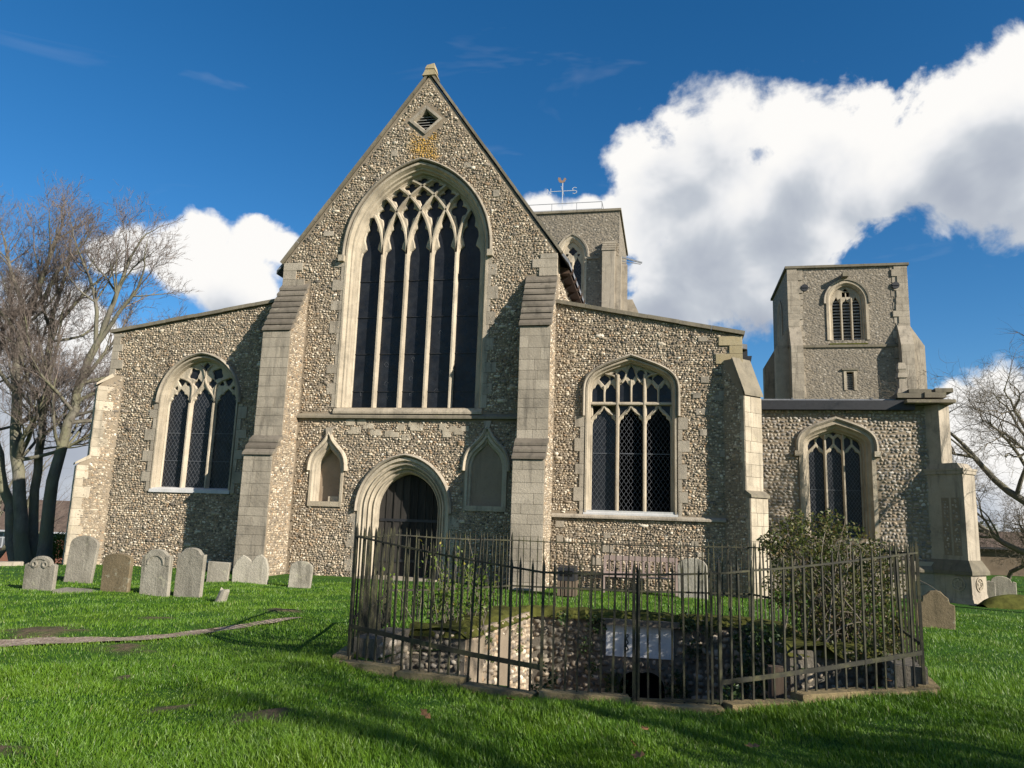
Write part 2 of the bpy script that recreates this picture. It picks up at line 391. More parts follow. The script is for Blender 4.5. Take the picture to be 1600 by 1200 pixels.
def brick_fn(nt, bs, out):
    b = nt.node('ShaderNodeTexBrick'); nt.inp(b, 'Scale', 4.5)
    sep = nt.node('ShaderNodeSeparateXYZ'); nt.link(nt.pos, sep.inputs[0])
    cmb = nt.node('ShaderNodeCombineXYZ'); nt.link(nt.math('ADD', sep.outputs[0], sep.outputs[1]), cmb.inputs[0]); nt.link(sep.outputs[2], cmb.inputs[1])
    nt.link(cmb.outputs[0], b.inputs['Vector'])
    b.inputs['Color1'].default_value = (0.26, 0.085, 0.05, 1); b.inputs['Color2'].default_value = (0.19, 0.065, 0.04, 1); b.inputs['Mortar'].default_value = (0.26, 0.22, 0.18, 1)
    setp(nt, bs, b.outputs[0], 0.85, 0.2)
material('red_brick', brick_fn)

# ------------------------------------------------------------------ object helpers
def link(o, parent=None):
    COL.objects.link(o)
    if parent is not None: set_parent(o, parent)
    return o
def set_parent(o, p):
    o.parent = p
    if p.get('is_root_loc') is not None:
        o.matrix_parent_inverse = Matrix.Translation(-Vector(p['is_root_loc']))
def mesh(name, verts, faces, smooth=False):
    me = bpy.data.meshes.new(name)
    me.from_pydata([tuple(v) for v in verts], [], [tuple(f) for f in faces])
    if smooth:
        me.polygons.foreach_set('use_smooth', [True]*len(me.polygons)); me.update(); me.set_sharp_from_angle(angle=math.radians(24))
    me.update(); return me
def np_mesh(name, V, Fq, smooth=False):
    """V (n,3); Fq (m,3) or (m,4) int array"""
    me = bpy.data.meshes.new(name)
    k = Fq.shape[1]
    me.vertices.add(len(V)); me.vertices.foreach_set('co', np.ascontiguousarray(V, dtype=np.float32).ravel())
    me.loops.add(Fq.size); me.loops.foreach_set('vertex_index', np.ascontiguousarray(Fq, dtype=np.int32).ravel())
    me.polygons.add(len(Fq)); me.polygons.foreach_set('loop_start', np.arange(0, Fq.size, k, dtype=np.int32))
    me.polygons.foreach_set('loop_total', np.full(len(Fq), k, dtype=np.int32))
    if smooth: me.polygons.foreach_set('use_smooth', np.ones(len(Fq), dtype=bool))
    me.update(calc_edges=True); me.validate(); return me
def obj(name, me, mat, parent=None, label=None, kind=None):
    o = bpy.data.objects.new(name, me)
    if mat and not me.materials: me.materials.append(MATS[mat])
    link(o, parent)
    if label: o['label'] = label
    if kind: o['kind'] = kind
    return o
def thing(name, label, cat, loc=(0, 0, 0), group=None):
    o = bpy.data.objects.new(name, None); COL.objects.link(o)
    o.empty_display_size = 0.2
    o.location = loc; o['is_root_loc'] = tuple(float(v) for v in loc)
    o['label'] = label; o['category'] = cat
    if group: o['group'] = group
    return o
def tag(o, label, cat, group=None):
    o['label'] = label; o['category'] = cat
    if group: o['group'] = group
    return o
class MB:
    def __init__(s): s.v = []; s.f = []
    def add(s, v, f):
        b = len(s.v); s.v += [tuple(map(float, x)) for x in v]; s.f += [tuple(i+b for i in q) for q in f]; return s
    def box(s, x0, x1, y0, y1, z0, z1):
        v = [(x, y, z) for z in (z0, z1) for y in (y0, y1) for x in (x0, x1)]
        return s.add(v, [(0, 2, 3, 1), (4, 5, 7, 6), (0, 1, 5, 4), (2, 6, 7, 3), (0, 4, 6, 2), (1, 3, 7, 5)])
    def hexa(s, pts):   # 8 points: bottom 4 ccw, top 4 ccw
        return s.add(pts, [(3, 2, 1, 0), (4, 5, 6, 7), (0, 1, 5, 4), (1, 2, 6, 5), (2, 3, 7, 6), (3, 0, 4, 7)])
    def bar(s, a, b, w, h=None, up=(0, 0, 1)):
        h = h or w; a = Vector(a); b = Vector(b); d = (b-a).normalized(); up = Vector(up)
        if abs(d.dot(up)) > 0.98: up = Vector((1, 0, 0))
        x = d.cross(up).normalized()*w/2; y = x.cross(d).normalized()*h/2
        return s.hexa([a-x-y, a+x-y, a+x+y, a-x+y, b-x-y, b+x-y, b+x+y, b-x+y])
    def mesh(s, name, smooth=False): return mesh(name, s.v, s.f, smooth)
    def obj(s, name, mat, parent=None, smooth=False, label=None, kind=None): return obj(name, s.mesh(name, smooth), mat, parent, label, kind)

class Frame:
    """a wall plane: x along the wall, d into the wall, z up"""
    def __init__(s, o, ex, ey): s.o = np.array(o, float); s.ex = np.array([*ex, 0.0]); s.ey = np.array([*ey, 0.0])
    def p(s, x, z, d): return tuple(s.o + s.ex*x + s.ey*d + np.array([0, 0, z]))
    def arr(s, X, Z, D): return s.o + X[..., None]*s.ex + D[..., None]*s.ey + Z[..., None]*np.array([0, 0, 1.0])
FY = 22.0
WF = Frame((0, FY, 0), (1, 0), (0, 1))

def ccw(p):
    a = sum(p[i][0]*p[(i+1) % len(p)][1]-p[(i+1) % len(p)][0]*p[i][1] for i in range(len(p)))
    return p if a > 0 else p[::-1]
def offset_path(path, off, closed=False):
    """shift to the right-hand side of the direction of travel"""
    n = len(path); out = []
    for i in range(n):
        a = path[i-1] if (i > 0 or closed) else None
        b = path[i]; c = path[(i+1) % n] if (i < n-1 or closed) else None
        ns = []
        for s, e in ((a, b), (b, c)):
            if s is None or e is None: continue
            dx, dz = e[0]-s[0], e[1]-s[1]; L = math.hypot(dx, dz) or 1e-9
            ns.append((dz/L, -dx/L))
        if len(ns) == 1: nx, nz = ns[0]
        else:
            nx, nz = ns[0][0]+ns[1][0], ns[0][1]+ns[1][1]; L2 = (nx*nx+nz*nz)/2
            L2 = max(L2, 0.35); nx, nz = nx/L2, nz/L2
        out.append((b[0]+nx*off, b[1]+nz*off))
    return out
def plate(fr, outer, holes, d0, d1, ch=0.0, mb=None, back=False):
    mb = mb or MB()
    outer = ccw(list(outer)); holes = [ccw(list(h)) for h in holes]
    fronts = [offset_path(h, ch, True) if ch else h for h in holes]
    loops = [[(x, z) for x, z in outer]] + [[(x, z) for x, z in h] for h in fronts]
    flat = [Vector(q) for l in loops for q in l]; edges = []; k = 0
    for l in loops:
        n = len(l); edges += [(k+i, k+(i+1) % n) for i in range(n)]; k += n
    pts, _, tris, _, _, _ = delaunay_2d_cdt(flat, edges, [], 0, 1e-6)
    f = []
    if tris:
        cen = np.array([[sum(pts[i].x for i in t)/3, sum(pts[i].y for i in t)/3] for t in tris])
        ok = inside(cen, loops[0])
        for l in loops[1:]: ok &= ~inside(cen, l)
        f = [tuple(t) for t, o_ in zip(tris, ok) if o_]
    v = [fr.p(q.x, q.y, d0) for q in pts]
    mb.add(v, f)
    def strip(pa, da, pb, db, flip):
        n = len(pa); vv = [fr.p(x, z, da) for x, z in pa] + [fr.p(x, z, db) for x, z in pb]
        ff = [((i, (i+1) % n, n+(i+1) % n, n+i) if flip else (i, n+i, n+(i+1) % n, (i+1) % n)) for i in range(n)]
        mb.add(vv, ff)
    strip(outer, d0, outer, d1, False)
    for h, hf in zip(holes, fronts):
        if ch:
            strip(hf, d0, h, d0+ch*1.3, True); strip(h, d0+ch*1.3, h, d1, True)
        else: strip(h, d0, h, d1, True)
    return mb
def sweep(fr, path, profile, mb=None, closed=False, caps=True):
    """profile: list of (offset to the right of travel, depth)"""
    mb = mb or MB(); rows = []
    for off, d in profile:
        pp = offset_path(path, off, closed)
        rows.append([fr.p(x, z, d) for x, z in pp])
    n = len(path); k = len(rows)
    v = [q for r in rows for q in r]; f = []
    for j in range(k-1):
        for i in range(n if closed else n-1):
            i2 = (i+1) % n
            f.append((j*n+i, j*n+i2, (j+1)*n+i2, (j+1)*n+i))
    if caps and not closed and k > 2:
        f.append(tuple(j*n for j in range(k))); f.append(tuple(j*n+n-1 for j in range(k))[::-1])
    return mb.add(v, f)

def bez(p0, p1, p2, p3, n):
    out = []
    for i in range(n+1):
        t = i/n; u = 1-t
        out.append(tuple(u**3*a+3*u*u*t*b+3*u*t*t*c+t**3*d for a, b, c, d in zip(p0, p1, p2, p3)))
    return out
def arch(cx, a, z0, zs, r, kind='two', n=14):
    """open path from bottom left over the top to bottom right"""
    if kind == 'two':
        R = (a*a+r*r)/(2*a); thm = math.asin(min(1, r/R)) if R >= a else math.pi-math.asin(min(1, r/R))
        left = [(-a+R-R*math.cos(thm*i/n), R*math.sin(thm*i/n)) for i in range(n+1)]
    elif kind == 'four':
        left = bez((-a, 0), (-a, r*0.52), (-a*0.80, r*0.64), (0, r), n)
    else:
        h = n//2
        left = bez((-a, 0), (-a, r*0.42), (-a*0.62, r*0.52), (-a*0.38, r*0.66), h) + bez((-a*0.38, r*0.66), (-a*0.14, r*0.80), (-a*0.03, r*0.88), (0, r), n-h)[1:]
    left[-1] = (0.0, r)
    pts = [(cx+x, zs+z) for x, z in left] + [(cx-x, zs+z) for x, z in left[-2::-1]]
    return ([(cx-a, z0)] if z0 < zs-1e-6 else []) + pts + ([(cx+a, z0)] if z0 < zs-1e-6 else [])

def inside(P, poly):
    x, y = P[:, 0], P[:, 1]; poly = np.asarray(poly, float); n = len(poly); r = np.zeros(len(P), bool); j = n-1
    for i in range(n):
        xi, yi = poly[i]; xj, yj = poly[j]
        c = ((yi > y) != (yj > y))
        with np.errstate(divide='ignore', invalid='ignore'):
            r ^= c & (x < (xj-xi)*(y-yi)/(yj-yi)+xi)
        j = i
    return r
def flints(name, fr, outer, holes, parent, seed=1, wr=(0.042, 0.15), hr=(0.043, 0.085), out=(0.008, 0.042), mat='flint', gap=0.93, blocks=0.02, smooth=False):
    rg = np.random.default_rng(seed)
    o = np.asarray(outer, float); x0, z0 = o.min(0); x1, z1 = o.max(0)
    C = []
    z = z0
    while z < z1:
        h = rg.uniform(*hr); x = x0 - rg.uniform(0, wr[1])
        while x < x1:
            w = wr[0]+(wr[1]-wr[0])*rg.random()**1.5
            if rg.random() < blocks and wr[1] < 0.2: C.append((x+w, z+h/2, w*2.1, h*1.55, 1))
            else: C.append((x+w/2, z+h/2+rg.normal(0, h*0.16), w, h*rg.uniform(0.65, 1.22), 0))
            x += w
        z += h*0.97
    C = np.array(C)
    ok = inside(C[:, :2], outer)
    for sx, sz in ((-.42, 0), (.42, 0), (0, -.42), (0, .42)):
        Q = C[:, :2] + C[:, 2:4]*np.array([sx, sz])
        ok &= inside(Q, outer)
        for hh in holes: ok &= ~inside(Q, hh)
    C = C[ok]; N = len(C); K = 8
    if N == 0: return None
    ang = np.arange(K)*2*np.pi/K
    ang = ang[None, :] + rg.uniform(-0.22, 0.22, (N, K))
    rad = rg.uniform(0.70, 1.12, (N, K))
    sq = 1.0/np.maximum(np.abs(np.cos(ang)), np.abs(np.sin(ang)))
    sqf = np.where(C[:, 4:5] > 0, 0.95, rg.uniform(0.15, 0.75, (N, 1)))
    rad = np.where(C[:, 4:5] > 0, 0.95, rad)*(1+(sq-1)*sqf)
    rx = rad*np.cos(ang)*C[:, 2:3]*0.5*gap; rz = rad*np.sin(ang)*C[:, 3:4]*0.5*gap
    tilt = rg.normal(0, 0.22, (N, 1)); ct, st = np.cos(tilt), np.sin(tilt)
    tilt0 = C[:, 4:5] > 0; ct = np.where(tilt0, 1, ct); st = np.where(tilt0, 0, st)
    rx, rz = rx*ct-rz*st, rx*st+rz*ct
    hgt = rg.uniform(*out, (N, 1)); hgt = np.where(tilt0, out[1]*0.6, hgt)
    tx = rg.normal(0, 0.18, (N, 1)); tz = rg.normal(0.05, 0.18, (N, 1))
    top = rg.uniform(0.52, 0.78, (N, 1)); top = np.where(tilt0, 0.92, top)
    X = np.concatenate([C[:, 0:1]+rx, C[:, 0:1]+rx*top, C[:, 0:1]], 1)
    Z = np.concatenate([C[:, 1:2]+rz, C[:, 1:2]+rz*top, C[:, 1:2]], 1)
    slope = tx*(rx*top)/C[:, 2:3]*1.2 + tz*(rz*top)/C[:, 3:4]*1.2
    D = np.concatenate([np.full((N, K), 0.006), -hgt*(0.82+slope), -hgt*1.06], 1)
    V = fr.arr(X, Z, D).reshape(-1, 3)
    nv = 2*K+1; T = []
    for i in range(K):
        j = (i+1) % K
        T += [(i, j, K+j), (i, K+j, K+i), (K+i, K+j, 2*K)]
    T = np.array(T)
    Fi = (T[None] + (np.arange(N)*nv)[:, None, None]).reshape(-1, 3)
    # face outwards
    nrm = np.cross(fr.ex, np.array([0, 0, 1.0]))
    if np.dot(nrm, -fr.ey) < 0: Fi = Fi[:, ::-1]
    me = np_mesh(name, V, Fi, smooth)
    return obj(name, me, mat, parent, kind='stuff')

# one shared, slightly worn unit block, three variants
def unit_block(seed):
    r = random.Random(seed); mb = MB(); b = 0.018
    v = []
    for sx in (-.5, .5):
        for sy in (-.5, .5):
            for sz in (-.5, .5):
                j = lambda: r.uniform(-.012, .012)
                v += [(sx*(1-2*b)+j(), sy+0, sz*(1-2*b)+j()), (sx+j()*.3, sy*(1-2*b), sz*(1-2*b)+j()), (sx*(1-2*b)+j(), sy*(1-2*b), sz+j()*.3)]
    idx = {}
    k = 0
    for sx in (0, 1):
        for sy in (0, 1):
            for sz in (0, 1):
                for t in 'yxz': idx[(sx, sy, sz, t)] = k; k += 1
    f = []
    for s in (0, 1):
        f.append([idx[(0, s, 0, 'y')], idx[(1, s, 0, 'y')], idx[(1, s, 1, 'y')], idx[(0, s, 1, 'y')]])
        f.append([idx[(s, 0, 0, 'x')], idx[(s, 1, 0, 'x')], idx[(s, 1, 1, 'x')], idx[(s, 0, 1, 'x')]])
        f.append([idx[(0, 0, s, 'z')], idx[(1, 0, s, 'z')], idx[(1, 1, s, 'z')], idx[(0, 1, s, 'z')]])
    for a in (0, 1):
        for c in (0, 1):
            f.append([idx[(0, a, c, 'y')], idx[(1, a, c, 'y')], idx[(1, a, c, 'z')], idx[(0, a, c, 'z')]])
            f.append([idx[(a, 0, c, 'x')], idx[(a, 1, c, 'x')], idx[(a, 1, c, 'z')], idx[(a, 0, c, 'z')]])
            f.append([idx[(a, c, 0, 'x')], idx[(a, c, 1, 'x')], idx[(a, c, 1, 'y')], idx[(a, c, 0, 'y')]])
            for e in (0, 1): f.append([idx[(a, c, e, 'x')], idx[(a, c, e, 'y')], idx[(a, c, e, 'z')]])
    me = mesh('stone_block', v, f)
    import bmesh
    bm = bmesh.new(); bm.from_mesh(me); bmesh.ops.recalc_face_normals(bm, faces=bm.faces); bm.to_mesh(me); bm.free()
    return me
BLOCKS = {}
def block_mesh(mat):
    key = (mat, rnd.randrange(3))
    if key not in BLOCKS:
        me = unit_block(key[1]+3); me.name = 'stone_block'; me.materials.append(MATS[mat]); BLOCKS[key] = me
    return BLOCKS[key]
def block(fr, x0, x1, z0, z1, d0, d1, parent, mat='ashlar', name='stone_block', jit=0.004):
    o = bpy.data.objects.new(name, block_mesh(mat))
    COL.objects.link(o)
    c = fr.p((x0+x1)/2, (z0+z1)/2, (d0+d1)/2 + rnd.uniform(-jit, jit))
    ang = math.atan2(fr.ex[1], fr.ex[0])
    o.location = c; o.rotation_euler = (0, 0, ang); o.scale = (x1-x0, abs(d1-d0), z1-z0)
    o.parent = parent
    return o
def ashlar_face(fr, x0, x1, z0, z1, parent, course=0.29, d=-0.02, mat='ashlar'):
    z = z0; i = 0
    while z < z1-0.05:
        h = course*rnd.uniform(0.82, 1.18); zt = min(z1, z+h)
        if z1-zt < 0.12: zt = z1
        w = x1-x0
        cuts = [x0, x1]
        if w > 0.55:
            if rnd.random() < 0.82: cuts.insert(1, x0+w*rnd.choice((0.36, 0.62, 0.5, 0.3, 0.68)))
        for a, b in zip(cuts, cuts[1:]):
            block(fr, a+0.004, b-0.004, z+0.004, zt-0.004, d, 0.06, parent, mat)
        z = zt; i += 1
def quoins(fr, xedge, side, z0, z1, parent, long=0.42, short=0.2, h=0.3, d=-0.035, mat='limestone'):
    """stones running from xedge outwards in direction side"""
    z = z0; i = 0
    while z < z1-0.08:
        hh = min(h*rnd.uniform(0.8, 1.2), z1-z)
        L = (long if i % 2 else short)*rnd.uniform(0.8, 1.15)
        a, b = sorted((xedge, xedge+side*L))
        block(fr, a, b, z+0.004, z+hh-0.004, d, 0.08, parent, mat)
        z += hh; i += 1

# ------------------------------------------------------------------ ground
PIT = [(-3.2, 8.45), (-1.2, 7.75), (0.46, 8.02), (2.3, 9.0), (2.35, 9.85), (1.35, 9.65), (1.12, 12.05), (-2.05, 12.05), (-2.42, 9.4), (-3.12, 9.4)]
BARE = [(187, 1055, .16), (265, 1110, .20), (405, 1132, .24), (190, 1012, .3), (245, 965, .2), (330, 985, .3), (5, 1180, .2), (60, 990, .5), (440, 952, .3)]
BARE_P = [(on_z(x, y, 0)[:2], r) for x, y, r in BARE]
PATH_PX = [(-260, 1012), (-60, 1009), (0, 1007), (100, 1005), (200, 1000), (290, 993), (360, 985), (420, 976), (470, 965)]
PATH = [on_z(x, y, -0.02)[:2] for x, y in PATH_PX]
PATH_W = [.28, .28, .26, .25, .24, .21, .16, .10, .04]
def smooth(a, b, x):
    t = np.clip((x-a)/(b-a), 0, 1); return t*t*(3-2*t)
def gz(x, y):
    x = np.asarray(x, float); y = np.asarray(y, float)
    z = -0.15*smooth(9, 20, y)
    z = z + 0.30*np.exp(-(((x+0.6)/2.9)**2+((y-11.6)/2.4)**2)**2)
    z = z + 0.10*np.exp(-(((x+3.3)/1.0)**2+((y-8.6)/1.0)**2)) + 0.10*np.exp(-(((x-2.6)/1.0)**2+((y-9.2)/1.0)**2))
    z = z - 0.75*smooth(-17.5, -26, x)*smooth(15, 26, y) - 1.9*smooth(-22, -40, x)*smooth(24, 45, y)
    z = z - 0.12*smooth(4, 10, x)*smooth(18, 26, y)
    und = 0.035*np.sin(x*0.9+1.3)*np.sin(y*0.7+0.4) + 0.022*np.sin(x*2.1+y*1.3) + 0.015*np.sin(x*3.7-y*2.9+1)
    z = z + und*np.clip(1-np.hypot(x, y)/120, 0, 1)*(1-0.8*smooth(19, 21.5, y))
    return z
def path_dist(x, y):
    best = np.full(np.shape(x), 9.0)
    for (a, b), (wa, wb) in zip(zip(PATH, PATH[1:]), zip(PATH_W, PATH_W[1:])):
        d = b-a; L2 = d @ d; t = np.clip(((x-a[0])*d[0]+(y-a[1])*d[1])/L2, 0, 1)
        best = np.minimum(best, np.hypot(x-a[0]-t*d[0], y-a[1]-t*d[1])-(wa+(wb-wa)*t))
    return best
def bare_amt(x, y):
    b = np.zeros(np.shape(x))
    for c, r in BARE_P:
        wob = .28*np.sin(x*17+y*9+c[0]*7)+.22*np.sin(x*31-y*23+c[1]*5)+.18*np.sin(y*41+x*7)
        b = np.maximum(b, 1-smooth(0.3, 1.15, np.hypot((x-c[0])/r, (y-c[1])/r)+wob))
    return b
def build_ground():
    def axis(dense0, dense1, step, far):
        a = list(np.arange(dense0, dense1, step)); s = step; lo = []; x = dense0
        while x > -far: s *= 1.16; x -= s; lo.append(x)
        s = step; hi = []; x = a[-1]
        while x < far: s *= 1.16; x += s; hi.append(x)
        return np.array(lo[::-1]+a+hi)
    xs = axis(-16, 11, 0.14, 900); ys = axis(2.5, 24, 0.14, 900)
    X, Y = np.meshgrid(xs, ys); Z = gz(X, Y)
    bump = bare_amt(X, Y); Z = Z + 0.03*bump
    Z = Z - 0.03*(path_dist(X, Y) < 0.16)
    V = np.stack([X, Y, Z], -1).reshape(-1, 3)
    ny, nx = X.shape; i, j = np.meshgrid(np.arange(ny-1), np.arange(nx-1), indexing='ij')
    a = i*nx+j; Q = np.stack([a, a+1, a+nx+1, a+nx], -1).reshape(-1, 4)
    cen = V[Q].mean(1)[:, :2]
    big = np.array(PIT)
    Q = Q[~inside(cen, big)]
    me = np_mesh('ground', V, Q, True)
    at = me.attributes.new('bare', 'FLOAT', 'POINT'); at.data.foreach_set('value', bump.ravel().astype(np.float32))
    o = obj('ground', me, 'turf'); o['kind'] = 'structure'; o['label'] = 'churchyard lawn of rough green grass'
    # worn path to the west door
    pts = []; 
    for k in range(len(PATH)-1):
        for t in np.linspace(0, 1, 12, endpoint=(k == len(PATH)-2)):
            pts.append((PATH[k]*(1-t)+PATH[k+1]*t, PATH_W[k]*(1-t)+PATH_W[k+1]*t))
    rg = np.random.default_rng(3); V = []; W = 6
    for k, (p, w) in enumerate(pts):
        q = pts[min(k+1, len(pts)-1)][0]-pts[max(k-1, 0)][0]; n = np.array([-q[1], q[0]])/np.linalg.norm(q)
        wl = w*(1+0.16*math.sin(k*0.23)+.10*math.sin(k*.61+1)+rg.normal(0, .03)); wr_ = w*(1+0.15*math.sin(k*0.19+2)+.10*math.sin(k*.53)+rg.normal(0, .03))
        for c in range(W+1):
            t = c/W*2-1; off = t*(wl if t > 0 else wr_)
            x, y = p+n*off; V.append((x, y, float(gz(x, y))-0.002))
    f = [(k*(W+1)+c, (k+1)*(W+1)+c, (k+1)*(W+1)+c+1, k*(W+1)+c+1) for k in range(len(pts)-1) for c in range(W)]
    me = mesh('path', V, f, True)
    o = obj('path', me, 'gravel'); o['kind'] = 'structure'; o['label'] = 'narrow worn gravel path crossing the lawn to the west door'
build_ground()

# ------------------------------------------------------------------ church
NX = -7.76                      # axis of the nave
GZ0 = -0.45                     # foot of the walls, below the turf
church = thing('church', 'flint and limestone medieval church with a steep west gable and two aisles', 'church', (NX, FY, -0.15))

def glazing(name, fr, poly, d, parent, pitch=(0.13, 0.19), came=True, cam_mat='lead_came', saddle=()):
    """panes of one light with a diamond lead lattice"""
    pane = obj('pane', plate(fr, poly, [], d, d+0.01).mesh('pane'), 'old_glass', parent)
    if came:
        P = np.array(poly); x0, z0 = P.min(0); x1, z1 = P.max(0); mb = MB()
        px, pz = pitch; sl = pz/px
        for sgn in (1, -1):
            k0 = int((z0-sl*(x1-x0))/pz)-2; k1 = int((z1+sl*(x1-x0))/pz)+2
            for k in range(k0, k1):
                c = k*pz
                ts = np.linspace(x0, x1, 60); zz = c+sgn*sl*(ts-(x0 if sgn > 0 else x1)*1.0) if True else None
                ins = inside(np.stack([ts, zz], 1), poly)
                if ins.sum() < 3: continue
                idx = np.where(ins)[0]
                runs = np.split(idx, np.where(np.diff(idx) > 1)[0]+1)
                for r in runs:
                    if len(r) < 2: continue
                    a, b = r[0], r[-1]
                    mb.bar(fr.p(ts[a], zz[a], d-0.006), fr.p(ts[b], zz[b], d-0.006), 0.008, 0.006, (fr.ey[0], fr.ey[1], 0))
        for zs in saddle:
            mb.bar(fr.p(x0+0.02, zs, d-0.012), fr.p(x1-0.02, zs, d-0.012), 0.02, 0.02)
        if mb.v: mb.obj('lead_lattice', cam_mat, parent)
    return pane

def mirror(half, cx):
    """half outline: list of (u,z) with u>=0 going from bottom to top -> closed polygon"""
    r = [(cx+u, z) for u, z in half]; l = [(cx-u, z) for u, z in half[::-1] if u > 1e-6]
    return r + l

# ---- walls with openings
GWX, GW_A, GW_SILL, GW_S, GW_R = NX-0.03, 2.30, 4.92, 9.93, 2.93
gw_out = arch(GWX, GW_A, GW_SILL, GW_S, GW_R, 'two', 16)
DO_A, DO_S, DO_R = 1.36, 1.85, 1.50
door_out = arch(NX+0.02, DO_A, GZ0-0.1, DO_S, DO_R, 'two', 12)
NL = dict(cx=-10.24, a=0.50, z0=2.02, zs=3.02, r=0.92)
NR = dict(cx=-5.25, a=0.58, z0=2.02, zs=3.10, r=1.08)
nl_out = arch(NL['cx'], NL['a'], NL['z0'], NL['zs'], NL['r'], 'ogee', 12)
nr_out = arch(NR['cx'], NR['a'], NR['z0'], NR['zs'], NR['r'], 'ogee', 12)
VX, VZ = -7.70, 14.37
vent_out = [(VX-0.53, VZ), (VX, VZ-0.47), (VX+0.53, VZ), (VX, VZ+0.47)]
APX, APZ, EVZ = -7.66, 15.95, 9.72
nave_poly = [(-12.24, GZ0), (-3.30, GZ0), (-3.30, EVZ), (APX, APZ), (-12.24, EVZ)]
door_cut = [(x, max(z, GZ0+0.02)) for x, z in door_out]
nave_wall = plate(WF, nave_poly, [gw_out, door_cut, nl_out, nr_out, vent_out], 0, 0.7).obj('nave_wall', 'mortar', church, label='tall gabled west wall of mixed cream and dark flint')

def rect(x0, x1, z0, z1): return [(x0, z0), (x1, z0), (x1, z1), (x0, z1)]
grow = lambda path, o: offset_path(path, -o)
nave_ex = [grow(gw_out, .10), grow(door_cut, .10), grow(nl_out, .07), grow(nr_out, .07), rect(VX-.5, VX+.5, VZ-.3, VZ+.3), [(VX-.7, VZ), (VX, VZ-.65), (VX+.7, VZ), (VX, VZ+.65)],
           rect(-12.3, -11.30, -1, 9.0), rect(-4.22, -3.2, -1, 9.0), rect(-11.4, -4.1, 4.52, 4.76)]
flints('flint_facing', WF, [(-12.22, GZ0), (-3.32, GZ0), (-3.32, EVZ-.05), (APX, APZ-.12), (-12.22, EVZ-.05)], nave_ex, nave_wall, 11)

# right (south) aisle and left (north) aisle
AR = dict(x0=-3.30, x1=2.02, zl=8.10, zr=7.02)
AL = dict(x0=-18.25, x1=-12.24, zl=7.42, zr=8.36)
RWX, RW_A, RW_SILL, RW_S, RW_R = -1.07, 1.235, 1.96, 5.42, 0.93
rw_out = arch(RWX, RW_A, RW_SILL, RW_S, RW_R, 'four', 16)
LWX, LW_A, LW_SILL, LW_S, LW_R = -14.87, 1.36, 2.30, 5.08, 1.47
lw_out = arch(LWX, LW_A, LW_SILL, LW_S, LW_R, 'two', 14)
DA = 0.02
def aisle(A, hole, seed, label, ex):
    poly = [(A['x0'], GZ0), (A['x1'], GZ0), (A['x1'], A['zr']), (A['x0'], A['zl'])]
    w = plate(WF, poly, [hole], DA, 0.7).obj('aisle_wall', 'mortar', church, label=label)
    fr = Frame((0, FY+DA, 0), (1, 0), (0, 1))
    flints('flint_facing', fr, poly, [grow(hole, .10)]+ex, w, seed)
    return w
wall_s = aisle(AR, rw_out, 21, 'south aisle west wall of warm flint with a string course', [rect(-3.3, 2.1, 1.78, 1.92)])
wall_n = aisle(AL, lw_out, 31, 'north aisle west wall of small coursed flint', [])

# string courses
def string(x0, x1, z, parent, mat='coping_stone', h=0.15, out=0.13):
    sweep(WF, [(x0, z), (x1, z)], [(0.0, 0.03), (0.0, -out), (-h*0.45, -out), (-h, -0.03), (-h, 0.03)]).obj('string_course', mat, parent)
string(-11.32, -4.18, 4.58, nave_wall, 'coping_stone', 0.15)
string(-3.28, 1.52, 1.79, wall_s, 'ashlar', 0.11, 0.10)

# ---- coping
def coping(p0, p1, name, thick, over, depth, mat, parent, n):
    (x0, z0), (x1, z1) = p0, p1
    L = math.hypot(x1-x0, z1-z0); ux, uz = (x1-x0)/L, (z1-z0)/L; nx, nz = (-uz, ux) if ux > 0 else (uz, -ux)
    for i in range(n):
        a = L*i/n + 0.003; b = L*(i+1)/n - 0.003; j = rnd.uniform(-.006, .006)
        q = []
        for t in (a, b):
            x, z = x0+ux*t, z0+uz*t
            q.append((x+nx*j, z+nz*j)); q.append((x+nx*(thick+j), z+nz*(thick+j)))
        mb = MB()
        mb.hexa([WF.p(q[0][0], q[0][1], -over), WF.p(q[2][0], q[2][1], -over), WF.p(q[2][0], q[2][1], depth), WF.p(q[0][0], q[0][1], depth),
                 WF.p(q[1][0], q[1][1], -over), WF.p(q[3][0], q[3][1], -over), WF.p(q[3][0], q[3][1], depth), WF.p(q[1][0], q[1][1], depth)])
        mb.obj(name, mat, parent)
coping((-12.36, EVZ-0.06), (APX, APZ+0.08), 'gable_coping', 0.075, 0.05, 0.55, 'coping_stone', church, 9)
coping((-3.18, EVZ-0.06), (APX, APZ+0.08), 'gable_coping', 0.075, 0.05, 0.55, 'coping_stone', church, 9)
coping((AL['x0']-0.12, AL['zl']), (-12.24, AL['zr']+0.02), 'aisle_coping', 0.11, 0.09, 0.55, 'coping_stone', church, 6)
coping((AR['x0']-.02, AR['zl']), (AR['x1']+0.08, AR['zr']), 'aisle_coping', 0.11, 0.09, 0.55, 'coping_stone', church, 6)
# apex stone: the stump of a gable cross
mb = MB(); mb.hexa([(APX-.24, FY-.08, 15.94), (APX+.24, FY-.08, 15.94), (APX+.24, FY+.4, 15.94), (APX-.24, FY+.4, 15.94), (APX-.13, FY-.07, 16.17), (APX+.15, FY-.07, 16.15), (APX+.15, FY+.34, 16.15), (APX-.13, FY+.34, 16.17)])
mb.hexa([(APX-.15, FY-.09, 16.17), (APX+.18, FY-.09, 16.15), (APX+.18, FY+.34, 16.15), (APX-.15, FY+.34, 16.17), (APX-.10, FY-.06, 16.31), (APX+.15, FY-.06, 16.36), (APX+.14, FY+.3, 16.34), (APX-.11, FY+.3, 16.29)])
mb.obj('apex_stone', 'lichen_stone', church, label='lichened stump of a cross on the gable top')
